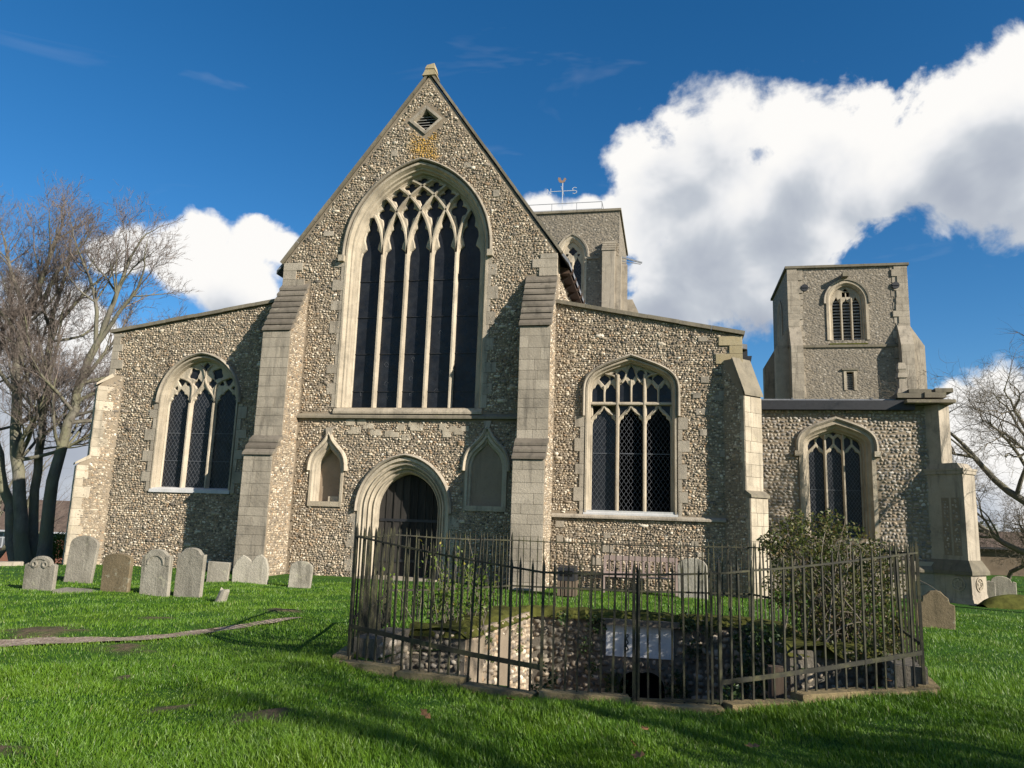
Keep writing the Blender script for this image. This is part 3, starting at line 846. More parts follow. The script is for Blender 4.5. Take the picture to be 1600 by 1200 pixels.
# kneelers and quoins at the nave corners
quoins(WF, -12.26, 1, 8.45, 9.66, nave_wall, 0.75, 0.5, 0.31, -0.05, 'ashlar')
quoins(WF, -3.28, -1, 8.95, 9.66, nave_wall, 0.8, 0.55, 0.30, -0.05, 'ashlar')
quoins(WF, -18.27, 1, 5.9, 7.40, wall_n, 0.42, 0.26, 0.3, -0.03, 'ashlar')
quoins(WF, 2.04, -1, 5.9, 7.0, wall_s, 0.75, 0.4, 0.28, -0.03, 'lichen_stone')

# ---- great west window
def great_window():
    fr = WF; d = 0.40; cx = GWX
    win = sweep(fr, gw_out, [(-0.05, 0.0), (-0.05, -0.04), (0.02, -0.04), (0.05, 0.03), (0.08, 0.10), (0.13, 0.10), (0.15, 0.20), (0.20, 0.22), (0.225, 0.34), (0.26, 0.36), (0.26, 0.55)]).obj('great_window', 'limestone', church, True, 'tall five light pointed window with lattice tracery')
    # hood mould
    hood = arch(GWX, GW_A+0.09, GW_S-0.12, GW_S, GW_R+0.10, 'two', 16)
    sweep(fr, hood, [(0.0, 0.02), (0.0, -0.09), (-0.03, -0.13), (-0.07, -0.11), (-0.09, 0.02)]).obj('hood_mould', 'ashlar', win, True)
    for s in (-1, 1):
        MB().box(cx+s*2.44-.10, cx+s*2.44+.08, FY-.17, FY+.02, GW_S-.30, GW_S-.10).obj('label_stop', 'limestone', win)
    a = GW_A-0.245; zs = GW_S; r = GW_R-0.26
    inner = arch(cx, a, GW_SILL, zs, r, 'two', 24)
    R = (a*a+r*r)/(2*a); p = 2*a/5
    zn = [zs]+[zs+R*math.sqrt(max(0, 1-(1-n*p/(2*R))**2)) for n in range(1, 6)]
    holes = []; lights = []
    u1 = p/2-0.055
    for k in range(5):
        c = cx-a+p*(k+.5); H = zn[1]-zs
        top = 1.0
        prof = [(1, GW_SILL+0.02), (1, zs-0.25), (.98, zs-0.02), (.86, zs+.09*H), (.52, zs+.17*H), (.60, zs+.27*H), (.74, zs+.38*H), (.72, zs+.48*H), (.58, zs+.57*H), (.33, zs+.62*H), (.38, zs+.72*H), (.33, zs+.82*H), (.18, zs+.91*H), (0, zs+.99*H)]
        poly = mirror([(u*u1, z) for u, z in prof], c)
        holes.append(poly); lights.append(poly)
    for n in range(1, 5):
        for k in range(5-n):
            c = cx-a+p*(k+(n+1)/2); zb, zm, zt = zn[n-1], zn[n], zn[n+1]
            if n == 4: zt = zt-0.02
            q = [(0, -.72), (.10, -.52), (.20, -.34), (.26, -.22), (.52, -.16), (.66, -.02), (.60, .12), (.40, .22), (.22, .26), (.30, .42), (.24, .60), (.10, .74), (0, .82)]
            if n >= 3: q = [(u*.9, v) for u, v in q]
            holes.append(mirror([(u*p/2, zm+(v*(zt-zm) if v > 0 else v*(zm-zb)*(.62 if n == 1 else 1.0))) for u, v in q], c))
    outer = offset_path(inner, 0.0)
    plate(fr, outer, holes, d-0.015, d+0.10, 0.022).obj('tracery', 'limestone', win)
    # mullions and the intersecting arcs
    prof = [(-0.062, d+0.01), (-0.028, d-0.15), (0.028, d-0.15), (0.062, d+0.01)]
    am = arch(cx, a-0.01, zs, zs, r-0.01, 'two', 24)
    for k in range(1, 5):
        x = cx-a+p*k
        sweep(fr, [(x, GW_SILL), (x, zs)], prof).obj('mullion', 'limestone', win)
        for s in (1, -1):
            # arc leaning to side s from this mullion until it meets the main arch
            thm = None; pts = []
            for i in range(60):
                th = i*math.radians(1.5); px = x+s*(R-R*math.cos(th)); pz = zs+R*math.sin(th)
                if i > 2 and not inside(np.array([[px, pz]]), am)[0]: break
                pts.append((px, pz))
            if len(pts) > 2: sweep(fr, pts, prof).obj('tracery_bar', 'limestone', win)
    for poly in lights: glazing('light', fr, poly, d+0.07, win, came=False)
    for h in holes[5:]: obj('pane', plate(fr, h, [], d+0.07, d+0.08).mesh('pane'), 'old_glass', win)
    # ferramenta and old wire guards
    mb = MB()
    for z in (5.5, 6.7, 7.9, 9.1): mb.bar(fr.p(cx-a, z, d+0.05), fr.p(cx+a, z, d+0.05), 0.02)
    mb.obj('saddle_bar', 'black_iron', win)
    # sill: moulded ledge
    sweep(fr, [(cx-2.36, GW_SILL-0.20), (cx+2.36, GW_SILL-0.20)], [(0.0, 0.5), (0.0, -0.12), (-0.06, -0.12), (-0.17, -0.05), (-0.20, 0.04), (-0.26, 0.40), (-0.26, 0.5)]).obj('window_sill', 'limestone', win)
    quoins(fr, cx-GW_A-0.045, -1, GW_SILL, GW_S-0.3, win, 0.34, 0.12, 0.36, -0.03, 'ashlar')
    quoins(fr, cx+GW_A+0.045, 1, GW_SILL, GW_S-0.3, win, 0.34, 0.12, 0.36, -0.03, 'ashlar')
    # scratched chalk-like marks on the lower panes: pale cracked guard wire
    mb = MB(); rr = random.Random(4)
    for lx, z in ((0, 5.45), (1, 5.3), (1, 5.75), (1, 6.35), (2, 5.4), (2, 5.9), (2, 6.5), (2, 7.4), (3, 5.5), (3, 6.1), (3, 7.35), (4, 8.9)):
        x = cx-a+p*(lx+.5)+rr.uniform(-.12, .1); prev = None
        for t in range(7):
            an = rr.uniform(0.6, 1.0)*t; q = fr.p(x+0.085*math.cos(an)*rr.uniform(.5, 1), z+0.11*math.sin(an)*rr.uniform(.5, 1), d+0.062)
            if prev: mb.bar(prev, q, 0.006)
            prev = q
    mb.obj('guard_wire', 'lead_came', win, kind='stuff')
great_window()

# ---- north aisle window: flowing tracery with quatrefoils
def foil(cx, cz, r, n=4, rot=math.pi/4, depth=0.30):
    out = []
    for i in range(n*8):
        t = 2*math.pi*i/(n*8)
        rr = r*(1-depth*abs(math.cos(n*(t-rot)/2))**1.6)
        out.append((cx+rr*math.cos(t), cz+rr*math.sin(t)))
    return out
JAMB = [(-0.05, 0.0), (-0.05, -0.03), (0.0, -0.03), (0.018, 0.03), (0.035, 0.09), (0.06, 0.10), (0.075, 0.18), (0.075, 0.36)]
def hood(fr, cx, a, zs, r, kind, drop, parent, mat='ashlar', w=0.09):
    p = arch(cx, a, zs-drop, zs, r, kind, 16)
    sweep(fr, p, [(0.0, 0.02), (0.0, -0.08), (-w*.4, -0.13), (-w*.85, -0.10), (-w, 0.02)]).obj('hood_mould', mat, parent, True)
def north_window():
    fr = WF; d = 0.27; cx = LWX
    win = sweep(fr, lw_out, JAMB).obj('aisle_window', 'limestone', church, True, 'three light pointed window with leafy flowing tracery')
    hood(fr, cx, LW_A+0.07, LW_S, LW_R+0.09, 'two', 0.02, win)
    a = LW_A-0.07; r = LW_R-0.08; zs = LW_S
    inner = arch(cx, a, LW_SILL, zs, r, 'two', 24); p = 2*a/3; u1 = p/2-0.06
    holes = []; lights = []
    for k in range(3):
        c = cx-a+p*(k+.5); zt = zs+(0.34 if k != 1 else 0.36)*r
        z1 = zs-0.05; H = zt-z1
        prof = [(1, LW_SILL+.02), (1, z1), (.93, z1+.22*H), (.72, z1+.36*H), (.80, z1+.46*H), (.66, z1+.62*H), (.40, z1+.66*H), (.34, z1+.80*H), (.14, z1+.92*H), (0, zt)]
        sh = 0.03 if k == 0 else (-0.03 if k == 2 else 0)
        poly = mirror([(u*u1, z) for u, z in prof], c); holes.append(poly); lights.append(poly)
    for s in (-1, 1):
        holes += [foil(cx+s*.20*a, zs+.47*r, .125*a, 4), foil(cx+s*.33*a, zs+.70*r, .165*a, 4, 0.3*s), foil(cx+s*.66*a, zs+.52*r, .115*a, 3, math.pi/2), foil(cx+s*.47*a, zs+.47*r, .07*a, 3, -math.pi/2), foil(cx+s*.80*a, zs+.36*r, .05*a, 3, 0)]
    holes += [foil(cx, zs+.865*r, .12*a, 4)]
    plate(fr, inner, holes, d-0.02, d+0.08, 0.018).obj('tracery', 'limestone', win)
    prof = [(-0.060, d+0.01), (-0.024, d-0.12), (0.024, d-0.12), (0.060, d+0.01)]
    for k in (1, 2):
        x = cx-a+p*k; sweep(fr, [(x, LW_SILL), (x, zs)], prof).obj('mullion', 'limestone', win)
        s = -1 if k == 1 else 1
        # flowing bars
        for pth in (bez((x, zs), (x, zs+.35*r), (x-s*.1*a, zs+.5*r), (x+s*0.34*a, zs+.60*r), 12), bez((x, zs), (x, zs+.25*r), (cx+s*.08*a, zs+.25*r), (cx, zs+.60*r), 12), bez((cx, zs+.60*r), (cx+s*.02, zs+.8*r), (cx+s*.10*a, zs+.86*r), (cx+s*.17*a, zs+.90*r), 8)):
            sweep(fr, pth, [(-0.035, d), (-0.015, d-0.07), (0.015, d-0.07), (0.035, d)]).obj('tracery_bar', 'limestone', win)
    for poly in lights: glazing('light', fr, poly, d+0.05, win, (0.135, 0.20), True, saddle=(3.2, 4.1))
    for h in holes[3:]: obj('pane', plate(fr, h, [], d+0.05, d+0.06).mesh('pane'), 'old_glass', win)
    sweep(fr, [(cx-LW_A-.06, LW_SILL-.12), (cx+LW_A+.06, LW_SILL-.12)], [(0, 0.4), (0, -0.04), (-.10, -.02), (-.14, .04), (-.18, .30), (-.18, .4)]).obj('window_sill', 'white_sill', win)
    for s in (-1, 1): quoins(fr, cx+s*(LW_A+.085), s, LW_SILL-.1, LW_S-.05, win, 0.32, 0.13, 0.33, -0.02, 'ashlar')
north_window()

# ---- south aisle window: three lights with a transom and panel tracery
def south_window():
    fr = WF; d = 0.27; cx = RWX
    win = sweep(fr, rw_out, JAMB).obj('aisle_window', 'limestone', church, True, 'broad three light window with a transom and panel tracery')
    hood(fr, cx, RW_A+0.07, RW_S, RW_R+0.08, 'four', 0.72, win)
    a = RW_A-0.07; r = RW_R-0.07; zs = RW_S
    inner = arch(cx, a, RW_SILL, zs, r, 'four', 24); p = 2*a/3; u1 = p/2-0.05
    holes = []; lights = []; TR = 5.10
    for k in range(3):
        c = cx-a+p*(k+.5); z1 = TR-0.62; H = TR-0.10-z1
        prof = [(1, RW_SILL+.04), (1, z1), (.90, z1+.25*H), (.66, z1+.36*H), (.62, z1+.52*H), (.34, z1+.60*H), (.26, z1+.76*H), (0, z1+.96*H)]
        poly = mirror([(u*u1, z) for u, z in prof], c); holes.append(poly); lights.append(poly)
        for s in (-1, 1):
            holes.append([(c+s*u1*.98, TR-.06), (c+s*u1*.20, TR-.06), (c+s*u1*.30, TR-.14), (c+s*u1*.52, TR-.20), (c+s*u1*.96, TR-.36)])
    # upper panels
    for k in range(3):
        c = cx-a+p*(k+.5)
        for s in (-1, 1):
            c2 = c+s*p/4; top = (5.80 if k == 1 else 5.68); u2 = p/4-.026; z1 = top-.24
            holes.append(mirror([(u2, TR+.05), (u2, z1), (u2*.9, z1+.08), (u2*.5, z1+.13), (u2*.35, z1+.19), (0, top)], c2))
    # eyelets at the top
    holes.append(mirror([(0, 5.76), (.06, 5.84), (.13, 5.94), (.13, 6.03), (.08, 6.12), (0, 6.21)], cx))
    for s in (-1, 1):
        holes.append(mirror([(0, 5.80), (.07, 5.87), (.125, 5.95), (.09, 6.04), (0, 6.10)], cx+s*.28))
        holes.append(mirror([(0, 5.64), (.09, 5.74), (.16, 5.82), (.10, 5.90), (0, 5.96)], cx+s*.775))
        holes.append([(cx+s*.46, 5.86), (cx+s*.60, 5.78), (cx+s*.60, 5.95), (cx+s*.46, 6.04)])
    # keep only openings that lie inside the arch
    small = offset_path(inner, 0.02)
    def cut(h):
        P = np.array(h); ok = inside(P, small)
        if ok.all(): return h
        c = P.mean(0)
        if not inside(c[None], small)[0]: return None
        out = []
        for q in P:
            t = 1.0
            while t > 0.2 and not inside((c+(q-c)*t)[None], small)[0]: t -= 0.04
            out.append(tuple(c+(q-c)*t))
        return out
    holes = [h for h in (cut(h) for h in holes) if h]
    plate(fr, inner, holes, d-0.02, d+0.08, 0.016).obj('tracery', 'limestone', win)
    prof = [(-0.055, d+0.01), (-0.022, d-0.12), (0.022, d-0.12), (0.055, d+0.01)]
    for k in (1, 2):
        x = cx-a+p*k; sweep(fr, [(x, RW_SILL), (x, 5.95)], prof).obj('mullion', 'limestone', win)
    for k in range(3):
        x = cx-a+p*(k+.5); sweep(fr, [(x, TR), (x, 5.62 if k != 1 else 5.8)], [(-.03, d), (-.012, d-.06), (.012, d-.06), (.03, d)]).obj('tracery_bar', 'limestone', win)
        for s in (-1, 1):
            sweep(fr, bez((x+s*p/2, TR-.55), (x+s*p*.42, TR-.25), (x+s*p*.1, TR-.35), (x, TR-.05), 10), [(-.03, d), (-.012, d-.06), (.012, d-.06), (.03, d)]).obj('tracery_bar', 'limestone', win)
            top = 5.78 if k == 1 else 5.6
            sweep(fr, bez((x+s*p/2, top-.2), (x+s*p*.45, top), (x+s*p*.30, top-.05), (x+s*p/4, top+.1), 8), [(-.028, d), (-.012, d-.055), (.012, d-.055), (.028, d)]).obj('tracery_bar', 'limestone', win) if k == 1 else None
    for s in (-1, 1):
        sweep(fr, bez((cx-s*.02, 6.28), (cx+s*.16, 6.15), (cx+s*.10, 5.9), (cx+s*.27, 5.72), 12), [(-.03, d), (-.012, d-.07), (.012, d-.07), (.03, d)]).obj('tracery_bar', 'limestone', win)
        sweep(fr, bez((cx+s*p/2, 5.68), (cx+s*.45, 6.0), (cx+s*.55, 5.9), (cx+s*.75, 5.98), 12), [(-.035, d), (-.014, d-.09), (.014, d-.09), (.035, d)]).obj('tracery_bar', 'limestone', win)
    sweep(fr, [(cx-a, TR-.04), (cx+a, TR-.04)], [(0.0, d), (0.0, d-.11), (-.05, d-.11), (-.085, d-.04), (-.085, d)]).obj('transom', 'limestone', win)
    for poly in lights: glazing('light', fr, poly, d+0.05, win, (0.13, 0.19), True, saddle=(3.65,))
    for h in holes[3:]: obj('pane', plate(fr, h, [], d+0.05, d+0.06).mesh('pane'), 'old_glass', win)
    sweep(fr, [(cx-RW_A-.08, RW_SILL-.14), (cx+RW_A+.08, RW_SILL-.14)], [(0, 0.4), (0, -0.05), (-.12, -.03), (-.15, .0), (-.20, .0), (-.20, .4)]).obj('window_sill', 'white_sill', win)
    for s in (-1, 1): quoins(fr, cx+s*(RW_A+.085), s, RW_SILL-.1, 4.72, win, 0.28, 0.12, 0.36, -0.02, 'ashlar')
south_window()

# ---- west door
def west_door():
    fr = WF; cx = NX+0.02
    dw = sweep(fr, door_out, [(-0.06, 0.0), (-0.06, -0.05), (0.024, -0.05), (0.048, 0.05), (0.096, 0.06), (0.120, 0.0), (0.152, 0.02), (0.160, 0.16), (0.208, 0.17), (0.224, 0.12), (0.256, 0.15), (0.268, 0.28), (0.320, 0.29), (0.336, 0.24), (0.364, 0.28), (0.376, 0.42), (0.400, 0.44), (0.400, 0.68)]).obj('doorway', 'limestone', church, True, 'deeply moulded pointed stone doorway')
    p = arch(cx, DO_A+0.07, DO_S-.06, DO_S, DO_R+0.09, 'two', 14)
    sweep(fr, p, [(0, 0.02), (0, -0.09), (-.04, -.15), (-.08, -.12), (-.10, .02)]).obj('hood_mould', 'ashlar', dw, True)
    for s in (-1, 1): quoins(fr, cx+s*(DO_A+.05), s, -0.3, DO_S-.1, dw, 0.34, 0.14, 0.34, -0.02, 'ashlar')
    a = DO_A-.392; rr_ = DO_R-.415
    inner = arch(cx, a, -0.3, DO_S, rr_, 'two', 14)
    door = plate(fr, inner, [], 0.64, 0.67).obj('door', 'door_wood', church, label='old dark plank door in the west doorway')
    n = 8; w = 2*a/n
    for k in range(n):
        x0 = cx-a+w*k+.006; x1 = x0+w-.012
        def top(x):
            t = min(1, abs(x-cx)/a); R = (a*a+rr_*rr_)/(2*a); xx = a*t
            return DO_S+math.sqrt(max(0, R*R-(xx+R-a)**2))-.02
        xm = (x0+x1)/2
        poly = [(x0, -.28), (x1, -.28), (x1, top(x1)), (xm, top(xm)), (x0, top(x0))]
        plate(fr, poly, [], 0.60+(0.012 if k % 2 else 0), 0.64).obj('plank', 'door_wood', door)
        mb = MB(); mb.bar(fr.p(x1+.006, -.28, .592), fr.p(x1+.006, min(top(x1+.006), top(x1))-.03, .592), .03, .03); 
        if k < n-1: mb.obj('cover_strip', 'door_wood', door)
    for z in (.35, 1.55):
        MB().box(cx-a+.03, cx+a-.03, FY+.575, FY+.59, z-.04, z+.04).obj('strap_hinge', 'black_iron', door)
    MB().box(cx-1.2, cx+1.2, FY-.35, FY+.66, -.5, -.10).obj('door_step', 'ashlar', church)
west_door()

# ---- niches
def niche(N, path, label, fill):
    fr = WF
    nn = sweep(fr, path, [(-0.05, 0), (-0.05, -.045), (0.03, -.045), (0.06, .04), (0.10, .05), (0.12, .10), (0.13, .13)]).obj('niche', 'limestone', church, True, label)
    p = arch(N['cx'], N['a']+.05, N['zs']-.05, N['zs'], N['r']+.12, 'ogee', 14)
    sweep(fr, p, [(0, .02), (0, -.07), (-.05, -.13), (-.10, -.10), (-.12, .02)]).obj('hood_mould', 'limestone', nn, True)
    a = N['a']-.13
    inner = arch(N['cx'], a, N['z0'], N['zs'], N['r']-.20, 'ogee', 12)
    # recess: side walls running in, then the back
    sweep(fr, inner, [(0.0, .12), (0.0, .34)]).obj('niche_reveal', 'limestone' if fill == 'deep' else 'render_panel', nn)
    plate(fr, inner, [], .34 if fill == 'deep' else .13, .4).obj('niche_back', 'render_panel', nn)
    MB().box(N['cx']-N['a']-.05, N['cx']+N['a']+.05, FY-.055, FY+.40, N['z0']-.13, N['z0']+.02).obj('niche_sill', 'limestone', nn)
    if fill == 'deep':
        b = MB().box(N['cx']+.02, N['cx']+a-.02, FY+.16, FY+.33, N['z0']+.02, N['z0']+.18); b.obj('broken_stone', 'limestone', nn)
    # finial
    q = MB(); zt = N['zs']+N['r']+.10
    q.hexa([(N['cx']-.07, FY-.12, zt), (N['cx']+.07, FY-.12, zt), (N['cx']+.07, FY, zt), (N['cx']-.07, FY, zt), (N['cx']-.12, FY-.08, zt+.25), (N['cx']+.12, FY-.08, zt+.25), (N['cx']+.12, FY, zt+.25), (N['cx']-.12, FY, zt+.25)])
    q.obj('finial', 'ashlar', nn)
niche(NL, nl_out, 'deep sunlit ogee headed niche left of the doorway', 'deep')
niche(NR, nr_out, 'blocked ogee headed niche right of the doorway', 'shallow')

# ---- diamond vent
def vent():
    fr = WF
    o = ccw(vent_out)[::-1]
    v = sweep(fr, o, [(-.03, 0), (-.03, -.05), (.06, -.05), (.10, .06), (.12, .35)], closed=True).obj('gable_vent', 'ashlar', church, False, 'diamond louvred opening near the gable top')
    inn = offset_path(o, .12, True)
    plate(fr, inn, [], .34, .36).obj('backing', 'dark_void', v)
    for i in range(5):
        z = VZ-.22+i*.095; hw = max(.05, .40-abs(z-VZ)*1.1)
        MB().hexa([fr.p(VX-hw, z-.02, .08), fr.p(VX+hw, z-.02, .08), fr.p(VX+hw, z+.06, .22), fr.p(VX-hw, z+.06, .22), fr.p(VX-hw, z, .08), fr.p(VX+hw, z, .08), fr.p(VX+hw, z+.08, .22), fr.p(VX-hw, z+.08, .22)]).obj('louvre', 'louvre', v)
    # golden lichen below the vent
vent()
rb = random.Random(12)
for _ in range(46):      # odd squared stones built into the flintwork
    x = rb.uniform(-11.9, -3.7); z = rb.uniform(8.8, 14.6)
    if abs(x-APX) > (APZ-z)*0.715-0.5: continue
    if inside(np.array([[x, z]]), grow(gw_out, .5))[0] or abs(x-VX)+abs(z-VZ) < 1.0 or (abs(x-VX) < .6 and z > 12.8): continue
    w = rb.uniform(.2, .42); h = rb.uniform(.14, .24)
    block(WF, x-w/2, x+w/2, z-h/2, z+h/2, -0.03, 0.05, nave_wall, 'ashlar')
for _ in range(26):
    x = rb.uniform(-11.0, -4.6); z = rb.uniform(4.0, 4.5); w = rb.uniform(.2, .36); h = rb.uniform(.13, .2)
    if (abs(x-NR['cx']) < .5 or abs(x-NL['cx']) < .45): continue
    block(WF, x-w/2, x+w/2, z-h/2, z+h/2, -0.03, 0.05, nave_wall, 'limestone')
for _ in range(40):
    x = rb.uniform(-3.1, 1.6); z = rb.uniform(0.0, 7.0); w = rb.uniform(.16, .34); h = rb.uniform(.12, .2)
    if inside(np.array([[x, z]]), grow(rw_out, .55))[0] or abs(z-1.85) < .2: continue
    block(WF, x-w/2, x+w/2, z-h/2, z+h/2, -0.012, 0.06, wall_s, 'ashlar')

# ---- buttresses
def buttress(fr, w, stages, ztop, label, seed, facing='ashlar', flank=('r',), slabs=(8, 3), course=0.30, slab_mat='weathered_stone', flint_flank=True, d_in=0.4, fl_in=0.0, edge=0.0):
    """stages from the top: (projection, z_top_of_vertical, z_bottom). fr.o at the wall face, d<0 outwards"""
    # side profile
    prof = [(d_in, ztop), (0.0, ztop)]
    for (pj, zt, zb) in stages: prof += [(-pj, zt), (-pj, zb)]
    prof += [(d_in, stages[-1][2])]
    n = len(prof); mb = MB()
    v = [fr.p(-w, z, d) for d, z in prof] + [fr.p(w, z, d) for d, z in prof]
    f = [tuple(range(n))[::-1], tuple(range(n, 2*n))] + [(i, (i+1) % n, n+(i+1) % n, n+i) for i in range(n)]
    mb.add(v, f)
    b = mb.obj('buttress', 'mortar' if flint_flank else 'ashlar', church, label=label)
    pj0, z0 = 0.0, ztop
    for k, (pj, zt, zb) in enumerate(stages):
        f2 = Frame(fr.o - fr.ey*pj, fr.ex[:2], fr.ey[:2])
        ashlar_face(f2, -w, w, zb, zt-0.01, b, course, -0.022, facing)
        # weathering slabs down the slope from (pj0,z0) to (pj,zt)
        ns = slabs[k]
        for i in range(ns):
            ta, tb = i/ns, (i+1)/ns
            da, za = pj0+(pj-pj0)*ta, z0+(zt-z0)*ta; db, zb_ = pj0+(pj-pj0)*tb, z0+(zt-z0)*tb
            e = 0.075; wj = w+0.025+rnd.uniform(-.008, .008); j = rnd.uniform(-.01, .01)
            m2 = MB()
            m2.hexa([fr.p(-wj, zb_+.012, -db-e+j), fr.p(wj, zb_+.012, -db-e+j), fr.p(wj, za-.06, -da+.06), fr.p(-wj, za-.06, -da+.06),
                     fr.p(-wj, zb_+.085, -db-e+.01+j), fr.p(wj, zb_+.085, -db-e+.01+j), fr.p(wj, za+.045, -da-.0), fr.p(-wj, za+.045, -da-.0)])
            m2.obj('weathering_slab', slab_mat, b)
        pj0, z0 = pj, zb
    if flint_flank:
        for s in flank:
            sg = 1 if s == 'r' else -1
            # plane of the flank: origin at wall face, x running outwards
            ff = Frame(fr.o + fr.ex*(sg*w), tuple(-fr.ey[:2]), tuple(-fr.ex[:2]*sg))
            poly = [(-fl_in, stages[-1][2]), (-fl_in, ztop)]
            for (pj, zt, zb) in stages: poly += [(pj-edge*.5, zt), (pj-edge*.5, zb)]
            if edge:
                for (pj, zt, zb) in stages: quoins(ff, pj+.004, -1, zb, zt, b, edge*1.25, edge*.8, .30, -.012, facing)
            flints('flint_facing', ff, poly, [], b, seed+(0 if s == 'r' else 7), out=(0.008, 0.022))
    return b
NB = [(0.93, 7.16, 3.90), (1.38, 3.30, GZ0)]
buttress(Frame((-11.80, FY, 0), (1, 0), (0, 1)), 0.46, NB, 8.90, 'stepped stone faced buttress left of the great window', 41)
buttress(Frame((-3.74, FY, 0), (1, 0), (0, 1)), 0.445, NB, 8.92, 'stepped stone faced buttress right of the great window', 51)
S2 = math.sqrt(.5)
buttress(Frame((2.0, FY, 0), (S2, S2), (-S2, S2)), 0.35, [(0.36, 5.22, 2.62), (0.50, 2.45, GZ0)], 6.30, 'diagonal stone buttress at the south aisle corner', 61, 'limestone', ('l',), (1, 1), 0.34, 'coping_stone', fl_in=.35, edge=.12)
buttress(Frame((-18.2, FY, 0), (S2, -S2), (S2, S2)), 0.33, [(0.36, 5.55, 3.25), (0.68, 2.95, GZ0-.3)], 5.95, 'diagonal stone buttress at the north aisle corner', 71, 'limestone', ('r',), (1, 1), 0.32, 'limestone', fl_in=.33, edge=.34)

# ---- bodies of nave and aisles behind the west wall
def solid(name, poly_xz, y0, y1, mat, label=None):
    n = len(poly_xz); mb = MB()
    v = [(x, y0, z) for x, z in poly_xz] + [(x, y1, z) for x, z in poly_xz]
    mb.add(v, [tuple(range(n)), tuple(range(n, 2*n))[::-1]] + [(i, n+i, n+(i+1) % n, (i+1) % n) for i in range(n)])
    return mb.obj(name, mat, church, label=label)
solid('nave_side_wall', rect(-4.0, -3.31, GZ0, 9.55), FY+.7, 50, 'far_flint')
solid('nave_side_wall', rect(-12.23, -11.5, GZ0, 9.55), FY+.7, 50, 'far_flint')
sideF = Frame((-3.31, FY+.02, 0), (0, 1), (-1, 0))
nsw = obj('nave_return', plate(sideF, rect(0.0, 6, 7.6, 9.5), [], 0, .3).mesh('nave_return'), 'mortar', church)
flints('flint_facing', sideF, rect(0.35, 6, 7.9, 9.5), [], nsw, 55)
solid('nave_roof', [(-2.95, 9.48), (APX, 15.82), (-12.60, 9.48), (-12.60, 9.36), (APX, 15.60), (-2.95, 9.36)], FY+.12, 50, 'lead_sheet', 'steep lead nave roof behind the gable')
solid('eaves_board', [(-3.02, 9.38), (-2.98, 9.22), (-3.32, 9.22), (-3.32, 9.44)], FY+.6, 50, 'roof_timber')
for k in range(9):   # rafter feet and lead flaps at the nave eaves
    y = FY+.9+k*.85
    MB().hexa([(-3.32, y, 9.05), (-2.92, y, 9.30), (-2.92, y+.12, 9.30), (-3.32, y+.12, 9.05), (-3.32, y, 9.24), (-2.92, y, 9.46), (-2.92, y+.12, 9.46), (-3.32, y+.12, 9.24)]).obj('rafter_foot', 'roof_timber', church)
solid('aisle_side_wall', rect(1.55, 2.0, GZ0, 6.75), FY+.7, 44, 'far_flint')
solid('aisle_side_wall', rect(-18.23, -17.8, GZ0-.5, 7.2), FY+.7, 44, 'far_flint')
solid('aisle_roof', [(2.22, 6.86), (-3.31, 8.02), (-3.31, 7.85), (2.22, 6.72)], FY+.45, 44, 'lead_sheet')
solid('aisle_roof', [(-12.23, 8.22), (-18.45, 7.28), (-18.45, 7.14), (-12.23, 8.05)], FY+.45, 44, 'lead_sheet')
# ragged eaves, gutter, downpipe and loose cable at the south aisle corner
MB().box(2.03, 2.24, FY+.62, 30, 6.52, 6.74).obj('gutter', 'black_iron', church)
MB().box(2.08, 2.20, FY+.72, FY+.82, 2.0, 6.6).obj('downpipe', 'black_iron', church)
MB().hexa([(2.05, FY+.66, 5.75), (2.22, FY+.66, 5.75), (2.22, FY+.9, 5.75), (2.05, FY+.9, 5.75), (2.03, FY+.62, 6.56), (2.36, FY+.62, 6.56), (2.36, FY+.94, 6.56), (2.03, FY+.94, 6.56)]).obj('hopper', 'black_iron', church)
mb = MB(); prev = None
for i in range(16):
    t = i/15; q = (2.26+.18*math.sin(t*3.0)+.03*math.sin(t*9), FY+.7, 6.45-1.9*t); 
    if prev: mb.bar(prev, q, .012)
    prev = q
mb.obj('cable', 'black_iron', church)

